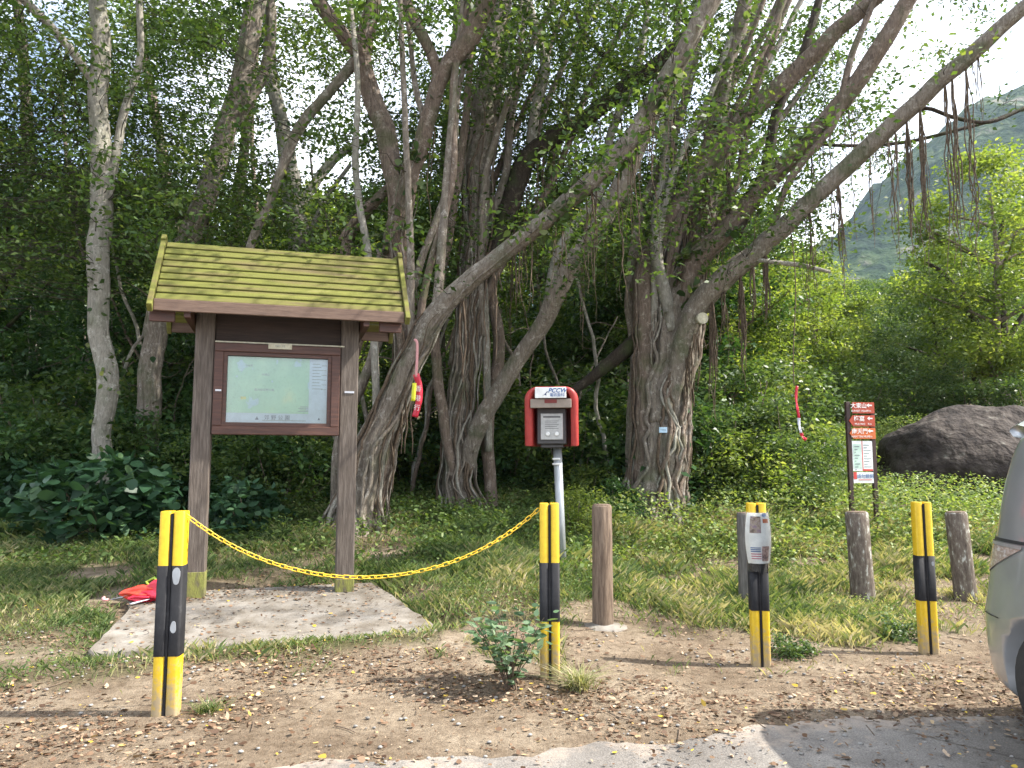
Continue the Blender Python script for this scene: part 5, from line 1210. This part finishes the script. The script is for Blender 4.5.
# ================================================================== TRAIL SIGN
def trail_sign():
    g = G(878, 530); Ys = g[1]; xl = P(852, 530, Ys)[0]; x0 = (xl+g[0])/2; zg = float(gz(x0, Ys))
    e = empty('trail_sign', (x0, Ys, zg), .12, 'twin-post trail sign with three brown direction boards above white notices', 'sign')
    hw_ = (g[0]-xl)/2; zt = P(852, 402, Ys)[2]-zg; print('sign', Ys, zt)
    for s in (-1, 1):
        mb = MB(); mb.box(s*hw_-.032, s*hw_+.032, -.03, .03, -.2, zt-(.0 if s < 0 else .06), bev=.004); mb.build('post', M['sign_brown'], e)
    zz = lambda py: P(865, py, Ys)[2]-zg
    rows = [(402.5, 413.5, '大東山', 'SUNSET PEAK', 'sign_red', 0), (415.5, 426.5, '梅窩', 'MUI WO', 'sign_red', 1), (428, 439, '南天門', 'NAM TIN MUN', 'sign_orange', 1)]
    for (p0, p1, zh, en, mt, ar) in rows:
        z1, z0 = zz(p0), zz(p1); mb = MB(); xa, xb = -hw_*.72, hw_+.02
        zm = (z0+z1)/2
        poly = [(xa, z0), (xb, z0), (xb, z1), (xa, z1)]+([(xa-.06, zm)] if ar else [])
        mb.prism(poly, -.052, -.032); bd = mb.build('direction_board', M[mt], e)
        hh = z1-z0; text(zh, hh*.52, M['white_ink'], bd, ((xa+xb)/2-.08, -.0535, z0+hh*.66), bold=.001); text(en, hh*.26, M['white_ink'], bd, ((xa+xb)/2-.07, -.0535, z0+hh*.2))
        mb = MB(); k = xb-.09
        mb.prism([(k-.04, z0+hh*.72), (k, z0+hh*.9), (k, z0+hh*.78), (k+.05, z0+hh*.78), (k+.05, z0+hh*.66), (k, z0+hh*.66), (k, z0+hh*.54)], -.0545, -.0525); mb.build('arrow', M['white_ink'], bd)
        text('Km', hh*.26, M['white_ink'], bd, (k, -.0535, z0+hh*.22))
    mb = MB(); mb.box(-hw_-.0, hw_+.0, -.028, .028, zt-.07, zt-.03); mb.build('top_rail', M['sign_brown'], e)
    a, b = zz(441), zz(471); mb = MB(); mb.box(-hw_+.035, hw_-.035, -.03, -.015, b, a); pn = mb.build('notice_panel', M['paper'], e)
    mb = MB(); mb.box(-hw_+.05, -.02, -.0325, -.0305, b+.04, a-.05); mb.build('printed_sheet', M['palegreen'], pn)
    mb = MB(); mb.box(-.008, .004, -.033, -.031, b, a); mb.box(.006, hw_-.04, -.033, -.031, b, b+.03); mb.build('red_rule', M['red_ink'], pn)
    mb = MB()
    for i in range(9): mb.box(-hw_+.07, -.05-.03*(i % 3), -.0345, -.033, a-.08-.045*i, a-.095-.045*i); mb.box(.02, hw_-.06-.03*((i+1) % 3), -.0325, -.0305, a-.06-.042*i, a-.072-.042*i)
    mb.build('text_lines', M['grey_ink'], pn)
    a2, b2 = zz(472), zz(483); mb = MB(); mb.box(-hw_+.035, hw_-.035, -.03, -.015, b2, a2); p2 = mb.build('lower_notice', M['white'], e)
    mb = MB(); mb.box(-hw_+.037, -hw_+.09, -.033, -.0305, b2+.06, a2); mb.box(-hw_+.12, hw_-.06, -.033, -.0305, b2+.045, b2+.055); mb.build('red_rule', M['red_ink'], p2)
    text('請勿餵飼', .07, M['blue_ink'], p2, (.03, -.032, (a2+b2)/2+.015))
trail_sign()

# ================================================================== HANGING TAGS, DEBRIS
def strip(pts, w, mat, parent, name, loc=(0, 0, 0), nrm=(0, 1, 0), tw=.0):
    pts = crs(np.asarray(pts, float), .03); m_ = len(pts); T = unit(np.gradient(pts, axis=0)); t = np.linspace(0, 1, m_)
    a = tw*np.sin(t*9); A = unit(np.cross(T, nrm)); B = np.cross(T, A); S = A*np.cos(a)[:, None]+B*np.sin(a)[:, None]; Nn = unit(np.cross(T, S))
    w = np.broadcast_to(w, (m_,))[:, None]; th = .0015
    V = np.concatenate([pts-S*w/2-Nn*th, pts+S*w/2-Nn*th, pts+S*w/2+Nn*th, pts-S*w/2+Nn*th])
    f = []
    for i in range(m_-1):
        for c_ in range(4): d_ = (c_+1) % 4; f.append((c_*m_+i, d_*m_+i, d_*m_+i+1, c_*m_+i+1))
    f += [(0, m_, 2*m_, 3*m_)[::-1], (m_-1, 2*m_-1, 3*m_-1, 4*m_-1)]
    mb = MB(); mb.add(V, f); return mb.build(name, mat, parent)
Yr = YA-.55
def rel(px, py, o, Y=None): return P(px, py, Y or Yr)-o
o0 = P(416, 338, Yr)
e = empty('hanging_streamer', o0, 0, 'red trail streamer with white marks and a yellow tag hanging from the kiosk-side banyan', 'streamer')
strip([rel(414, 340, o0), rel(417, 342, o0), rel(417, 360, o0), rel(416, 377, o0)], .035, M['ribbon_pink'], e, 'cord_ribbon')
st_ = strip([rel(416, 374, o0), rel(419, 385, o0), rel(419, 400, o0), rel(415, 417, o0)], .085, M['ribbon_red'], e, 'streamer', tw=.25)
yo = P(413.5, 384, Yr-.03)-o0; strip([P(414.5, 383, Yr-.05)-o0, P(413, 401, Yr-.05)-o0], .055, M['tag_yellow'], e, 'yellow_tag')
for k, s_ in enumerate('香港行'): text(s_, .085, M['white_ink'], st_, tuple(P(418.3-k*.7, 389+k*9.5, Yr-.035)-o0), rot=(PI/2, .1, 0))
YT = YC-2.2
o0 = P(797, 386, YT); e = empty('barrier_tape', o0, 0, 'strip of red and white tape dangling from an aerial root before the sunlit bushes', 'tape')
rd = [(797, 386), (796, 398), (798, 412), (799, 418)]
q = lambda l: [P(a, b, YT)-o0 for a, b in l]
strip(q(rd), .036, M['ribbon_red'], e, 'red_section', tw=.7); strip(q([(799, 418), (799, 424), (801, 433)]), .036, M['cloth_white'], e, 'white_section', tw=.7); strip(q([(801, 433), (803, 437), (806, 440)]), .045, M['ribbon_red'], e, 'red_section', tw=.7)
mb = MB(); t = np.linspace(0, 1, 40); qq = np.array([P(790+3*math.sin(s*5)+7*s, 225+(386-225)*s, YT) for s in t])-lC; mb.tube(qq, .008, n=4); mb.build('aerial_root', M['root'], tC)
# tag on the trunk C
pt = P(663, 430, YC-.48); e = empty('tree_number_tag', pt, .1, 'small pale blue number tag nailed to the largest banyan trunk', 'tag')
mb = MB(); mb.box(-.065, .065, -.01, 0, -.045, .045, bev=.003); tg = mb.build('plate', flat('tag_blue', (.45, .62, .75)), e); text('T 0412', .03, M['navy'], tg, (0, -.0108, 0))
# red debris on the slab corner
def debris():
    g = slabhit(144, 602); o = np.array([g[0]-.02, g[1]+.05, g[2]]); r_ = random.Random(3)
    e = empty('discarded_umbrella', o, 0, 'crumpled red and orange umbrella lying on the slab behind the foremost bollard', 'umbrella')
    e.scale = (1.05, 1.1, 1.15)
    def blob(name, mat, cxyz, sx, sy, sz, rz, seed, pleat=.42):
        mb = MB(); V = []; n, m_ = 26, 12
        for j in range(m_+1):
            ph = PI*j/m_
            for i in range(n):
                a = 2*PI*i/n; k = 1+pleat*math.sin(5*a+seed+j*.5)*math.sin(ph)+.15*math.sin(9*a-j*.8+seed)
                V.append((math.cos(ph)*sx, math.cos(a)*math.sin(ph)*sy*k*(1-.45*math.cos(ph)*-1), math.sin(a)*math.sin(ph)*sz*k*(1+.45*math.cos(ph))))
        V = np.array(V); c, s = math.cos(rz), math.sin(rz); R = np.array([[c, -s, 0], [s, c, 0], [0, 0, 1]]); V = V @ R.T+np.array(cxyz); V[:, 2] = np.maximum(V[:, 2], .004)
        mb.add(V, [(j*n+i, j*n+(i+1) % n, (j+1)*n+(i+1) % n, (j+1)*n+i) for j in range(m_) for i in range(n)]); return mb.build(name, mat, e)
    blob('canopy_fold', M['ribbon_red'], (.10, .02, .07), .15, .09, .075, .1, 1)
    blob('canopy_fold', M['cloth_orange'], (-.05, .0, .06), .17, .06, .05, .15, 2)
    blob('canopy_fold', M['ribbon_red'], (.0, -.06, .035), .11, .05, .03, .5, 4)
    strip([(.08, -.08, .03), (.03, -.12, .02), (-.02, -.2, .012)], np.interp(np.linspace(0, 1, 8), [0, .5, 1], [.04, .05, .015])[:1], M['cloth_white'], e, 'white_flap', nrm=(0, 0, 1))
    mb = MB(); mb.tube([(.0, 0, .06), (-.15, .0, .035), (-.30, -.03, .012)], .006, n=6); mb.build('shaft', M['alloy'], e)
    mb = MB(); mb.tube([(-.30, -.03, .015), (-.34, -.035, .014), (-.36, -.02, .02), (-.35, .0, .03)], .012, n=6); mb.build('handle', M['ribbon_pink'], e)
    for k in range(3):
        mb = MB(); mb.tube([(-.05, .02*k-.02, .07), (-.18, .03*k-.05, .04), (-.26, .035*k-.06, .02)], .002, n=4); mb.build('rib', M['alloy'], e)
    mb = MB(); mb.tube([(.02, .06, .10), (-.03, .08, .14), (.03, .10, .17), (.09, .08, .13)], .012, n=6); mb.build('strap', M['lime'], e)
debris()

# ================================================================== ROCKS
def rock(loc, s, mat, label, seed, name='boulder', rz=0, amp=.25):
    n, m_ = 64, 32; V = []
    for j in range(m_+1):
        ph = PI*j/m_
        for i in range(n):
            a = 2*PI*i/n; V.append((math.sin(ph)*math.cos(a), math.sin(ph)*math.sin(a), math.cos(ph)))
    V = np.array(V); r = 1+amp*(fbm(V[:, 0]*1.6+seed, V[:, 1]*1.6, V[:, 2]*1.6, s=seed, o=5)-.47)*2; V = V*r[:, None]*np.array(s)
    c, q = math.cos(rz), math.sin(rz); V = V @ np.array([[c, -q, 0], [q, c, 0], [0, 0, 1]]).T
    mb = MB(); mb.add(V, [(j*n+i, (j+1)*n+i, (j+1)*n+(i+1) % n, j*n+(i+1) % n) for j in range(m_) for i in range(n)])
    o = mb.build(name, mat, None); o.location = [float(v) for v in loc]; return tag(o, label, 'rock')
yb = 16.0; xb = (985-512)/F*yb
rock((xb+.4, yb, float(gz(xb, yb))+.15), (2.7, 1.7, 1.5), M['rock'], 'huge dark dome-topped boulder behind the van, moss and grass on its crown', 3)
for k, (px_, yy, s, lb) in enumerate([(800, 15.0, .28, 'small pale rock at the foot of the sunlit bushes'), (835, 17.5, .42, 'flat grey rock left of the trail sign'), (818, 18.5, .35, 'rounded grey rock farther back left of the trail sign'), (850, 18, .3, 'grey rock just behind the trail sign post')]):
    x_ = (px_-512)/F*yy; rock((x_, yy, float(gz(x_, yy))+s*.5), (s*1.3, s, s*.8), M['rock_grey'], lb, 10+k, 'rock')
# grass on top of the boulder bank
n = 60000; x = rng.uniform(6.5, 16, n); y = rng.uniform(16.9, 21, n); hh = .12+.3*rng.random(n)
b = np.stack([x, y, gz(x, y)+.0], -1); a_ = rng.uniform(0, 2*PI, n); d = np.stack([np.cos(a_)*.5, np.sin(a_)*.5, np.ones(n)], -1)*hh[:, None]; sd = np.stack([-np.sin(a_), np.cos(a_), 0*a_], -1)*.008
tag(quadmesh('long_grass', np.stack([b-sd, b+sd, b+d*.6+sd, b+d], 1), M['grass'], None, rng.random(n)*.7), kind='stuff')

# ================================================================== VAN
def van():
    # local: x to the left of photo is -x ; rear at +Y (local v = 0 rear, growing toward camera = -Y)
    org = (2.68+.85, 4.80, 0)
    e = empty('parked_van', org, 0, 'silver minivan backed in at the right edge of the picture', 'van')
    Wd = .85; LEN = 4.4
    lv = [(.19, .80, .10, 4.30), (.24, .835, .03, 4.38), (.40, .85, .0, 4.42), (.60, .855, .0, 4.42), (.72, .845, .03, 4.38), (.86, .835, .06, 4.30), (.98, .825, .09, 4.2), (1.06, .80, .115, 3.7), (1.2, .775, .14, 3.35), (1.35, .745, .17, 3.05), (1.5, .705, .21, 2.75), (1.6, .665, .25, 2.6), (1.66, .60, .32, 2.5), (1.70, .45, .45, 2.3)]
    lvz = np.array(lv)
    zs = np.unique(np.r_[np.linspace(.19, 1.60, 40), 1.60, 1.63, 1.66, 1.685, 1.70])
    hwz = np.interp(zs, lvz[:, 0], lvz[:, 1]); r0 = np.interp(zs, lvz[:, 0], lvz[:, 2]); f0 = np.interp(zs, lvz[:, 0], lvz[:, 3])
    def outline(hw, r, f, n=96, off=0):
        cy_ = (r+f)/2; hl = (f-r)/2+off; hw = hw+off; out = []
        th = np.linspace(0, 2*PI, n, endpoint=False); ex = 7.0
        c, s = np.cos(th), np.sin(th); rad = (np.abs(c)**ex+np.abs(s)**ex)**(-1/ex)
        return np.stack([c*rad*hw, -(cy_+s*rad*hl*-1)], -1)
    mb = MB(); V = []; n = 160
    for z, hw, r, f in zip(zs, hwz, r0, f0):
        o_ = outline(hw, r, f, n); V += [(a, b, z) for a, b in o_]
    m_ = len(zs)
    mb.add(V, [(j*n+i, j*n+(i+1) % n, (j+1)*n+(i+1) % n, (j+1)*n+i) for j in range(m_-1) for i in range(n)]+[tuple((m_-1)*n+i for i in range(n)), tuple(range(n))[::-1]])
    body = mb.build('body', M['car'], e)
    # wheel arches cut out
    dg = None
    cuts = []
    for wy in (-.80, -3.45):
        mbc = MB(); prof = [(0.001, -1.0), (.375, -1.0), (.375, 1.0), (.001, 1.0)]
        mbc.lathe(prof, n=40, cap=False); c = mbc.build('cut', M['black_plastic'], None); c.rotation_euler = (0, PI/2, 0)
        c.location = (org[0], org[1]+wy, .30); c.scale = (1, 1, 1); cuts.append(c)
        md = body.modifiers.new('b', 'BOOLEAN'); md.operation = 'DIFFERENCE'; md.object = c; md.solver = 'EXACT'
    bpy.context.view_layer.update(); dg = bpy.context.evaluated_depsgraph_get()
    nm = bpy.data.meshes.new_from_object(body.evaluated_get(dg)); body.modifiers.clear(); body.data = nm
    for c in cuts: bpy.data.objects.remove(c)
    for wy in (-.80, -3.45):
        for s in (-1, 1):
            mb = MB(); mb.lathe([(.20, -.10), (.29, -.10), (.315, -.07), (.315, .07), (.29, .10), (.20, .10)], n=32, cap=False)
            w_ = mb.build('wheel', M['tyre'], e); w_.location = (s*.72, wy, .31); w_.rotation_euler = (0, PI/2, 0)
            mb = MB(); mb.lathe([(.205, -.09), (.205, .07), (.17, .06), (.05, .085), (.01, .085)], n=24, cap=False); mb.build('rim', M['alloy'], w_)
        mb = MB(); mb.box(-.60, .60, wy-.37, wy+.37, .32, .66); mb.build('wheel_housing', M['black_plastic'], e)
    def patch(name, mat, z0, z1, y0, y1, off=.004, side=-1, nz=14, ny=24, shape=None, parent=e, rearwrap=False):
        """curved panel proud of the body on the side and corner, y measured from the rear"""
        V = []
        for z in np.linspace(z0, z1, nz):
            hw = np.interp(z, lvz[:, 0], lvz[:, 1]); r = np.interp(z, lvz[:, 0], lvz[:, 2]); f = np.interp(z, lvz[:, 0], lvz[:, 3])
            hl = (f-r)/2; cy_ = (r+f)/2; ex = 7.0
            t = (z-z0)/(z1-z0); ya, yb_ = (y0, y1) if shape is None else shape(t)
            for y in np.linspace(ya, yb_, ny):
                q_ = np.clip((cy_-max(y, r+.001))/hl, -1, 1); x = hw*(max(0, 1-abs(q_)**ex))**(1/ex)
                V.append((side*(x+off), -max(y, r-.002), z))
        mb = MB(); mb.add(V, [(j*ny+i, j*ny+i+1, (j+1)*ny+i+1, (j+1)*ny+i) for j in range(nz-1) for i in range(ny-1)]); return mb.build(name, mat, parent)
    for s in (-1, 1):
        tl = patch('tail_light', M['lens_clear'], .83, 1.0, .06, .55, .006, s, shape=lambda t: (.03+.02*t, .20+.42*t))
        patch('lamp_trim', M['chrome'], 1.0, 1.018, .07, .62, .010, s, parent=tl, nz=3)
        patch('panel_gap', M['black_plastic'], 1.022, 1.04, .14, .70, .003, s, nz=3)
        patch('rear_quarter_glass', M['car_glass'], 1.10, 1.55, .42, .95, .003, s, shape=lambda t: (.66+.06*t, 1.0))
        patch('side_window', M['car_glass'], 1.10, 1.55, 1.08, 1.95, .003, s)
        patch('side_window', M['car_glass'], 1.10, 1.55, 2.03, 2.75, .003, s, shape=lambda t: (2.03, 3.1-.55*t))
        patch('bumper_seam', M['black_plastic'], .60, .606, .12, .40, .002, s, nz=3)
        mb = MB(); mb.lathe([(.0, .0), (.07, .01), (.09, .06), (.06, .12), (.0, .13)], n=14, cap=False); mi = mb.build('mirror', M['car'], e); mi.location = (s*.90, -3.15, 1.05); mi.rotation_euler = (0, s*PI/2, 0)
    # headlamps
    for s in (-1, 1): patch('headlight', M['lens_clear'], .68, .86, 3.95, 4.28, .006, s)
    # rear window + windscreen + spoiler + plate
    mb = MB(); zz = np.linspace(1.08, 1.56, 8); V = []
    for z in zz:
        r = np.interp(z, lvz[:, 0], lvz[:, 2]); hw = np.interp(z, lvz[:, 0], lvz[:, 1])*.80
        for x in np.linspace(-hw, hw, 10): hb = hw/.8; f_ = np.interp(z, lvz[:, 0], lvz[:, 3]); V.append((x, -((r+f_)/2-(f_-r)/2*(1-abs(x/hb)**7)**(1/7))+.003, z))
    mb.add(V, [(j*10+i, j*10+i+1, (j+1)*10+i+1, (j+1)*10+i) for j in range(7) for i in range(9)]); mb.build('rear_window', M['car_glass'], e)
    mb = MB(); V = []
    for z in np.linspace(1.1, 1.58, 8):
        f = np.interp(z, lvz[:, 0], lvz[:, 3]); hw = np.interp(z, lvz[:, 0], lvz[:, 1])*.84
        for x in np.linspace(-hw, hw, 10): V.append((x, -f-.004, z))
    mb.add(V, [(j*10+i, j*10+i+1, (j+1)*10+i+1, (j+1)*10+i) for j in range(7) for i in range(9)]); mb.build('windscreen', M['car_glass'], e)
    mb = MB(); V = []; prof = [(.34, 1.70), (.12, 1.745), (.02, 1.72), (.0, 1.69), (.05, 1.64), (.28, 1.60)]
    xs_ = np.linspace(-.50, .50, 13)
    for x in xs_:
        k = 1-.35*(abs(x)/.5)**4
        for (y, z) in prof: V.append((x, -.30+(-y+.30)*k, 1.60+(z-1.60)*k-.035*(abs(x)/.5)**2+.03))
    n_ = len(prof); mb.add(V, [(i*n_+j, i*n_+(j+1) % n_, (i+1)*n_+(j+1) % n_, (i+1)*n_+j) for i in range(12) for j in range(n_)]+[tuple(range(n_)), tuple(12*n_+j for j in range(n_))[::-1]]); mb.build('spoiler', M['car'], e)
    mb = MB(); mb.box(-.26, .26, .0, .012, .70, .81, bev=.003); pl_ = mb.build('number_plate', flat('plate_yellow', (.7, .55, .05)), e)
    mb = MB(); mb.box(-.70, .70, -3.9, -.45, .185, .26); mb.build('underbody', M['black_plastic'], e)
van()

# ================================================================== HAZE
mb = MB(); mb.box(-950, 1550, -70, 1130, -6, 620)
hz = mb.build('haze', None, None)
m, nt, out = newmat('haze_air'); pv = N(nt, 'ShaderNodeVolumePrincipled'); pv.inputs['Color'].default_value = (.62, .78, 1, 1); pv.inputs['Density'].default_value = .00013; pv.inputs['Anisotropy'].default_value = .3
nt.links.new(pv.outputs[0], out.inputs['Volume']); hz.data.materials.clear(); hz.data.materials.append(m); tag(hz, kind='stuff')

# ================================================================== LIGHT
SUN_EL, SUN_AZ = math.radians(46), math.radians(0)     # azimuth from +X toward +Y
w = bpy.data.worlds.new('World'); SC.world = w; w.use_nodes = True; nt = w.node_tree; nt.nodes.clear(); L = nt.links.new
sky = N(nt, 'ShaderNodeTexSky', sky_type='NISHITA'); sky.sun_disc = False; sky.sun_elevation = SUN_EL; sky.sun_rotation = PI/2-SUN_AZ; sky.dust_density = 2.5; sky.air_density = 1.0
tc = N(nt, 'ShaderNodeTexCoord'); no = N(nt, 'ShaderNodeTexNoise'); no.inputs['Scale'].default_value = 2.2; no.inputs['Detail'].default_value = 7; L(tc.outputs['Generated'], no.inputs[0])
cl = ramp(nt, no.outputs[0], [(.40, (0, 0, 0)), (.62, (1, 1, 1))])
mx = N(nt, 'ShaderNodeMix', data_type='RGBA'); L(cl, mx.inputs[0]); L(sky.outputs[0], mx.inputs[6]); mx.inputs[7].default_value = (8.6, 9.0, 9.7, 1)
bg = N(nt, 'ShaderNodeBackground'); bg.inputs[1].default_value = .13; L(mx.outputs[2], bg.inputs[0]); ow = N(nt, 'ShaderNodeOutputWorld'); L(bg.outputs[0], ow.inputs[0])
sd_ = bpy.data.lights.new('sun', 'SUN'); sd_.energy = 5; sd_.angle = math.radians(.55); sd_.color = (1, .95, .86)
so = bpy.data.objects.new('sun', sd_); COL.objects.link(so)
dv = Vector((math.cos(SUN_EL)*math.cos(SUN_AZ), math.cos(SUN_EL)*math.sin(SUN_AZ), math.sin(SUN_EL)))
so.rotation_euler = dv.to_track_quat('Z', 'Y').to_euler(); so.location = (20, 0, 30)

# ================================================================== CAMERA
cam = bpy.data.cameras.new('camera'); cam.sensor_width = 36; cam.lens = 36*F/1024; cam.clip_end = 4000
co_ = bpy.data.objects.new('camera', cam); COL.objects.link(co_); co_.location = (0, 0, H); co_.rotation_euler = (PI/2+PITCH, 0, 0); SC.camera = co_
SC.view_settings.view_transform = 'Standard'; SC.view_settings.look = 'None'; SC.view_settings.exposure = 1.38; SC.view_settings.gamma = 1
SC.cycles.max_bounces = 6; SC.cycles.volume_bounces = 0; SC.cycles.diffuse_bounces = 4; SC.cycles.transparent_max_bounces = 12
print('objects', len(bpy.data.objects))
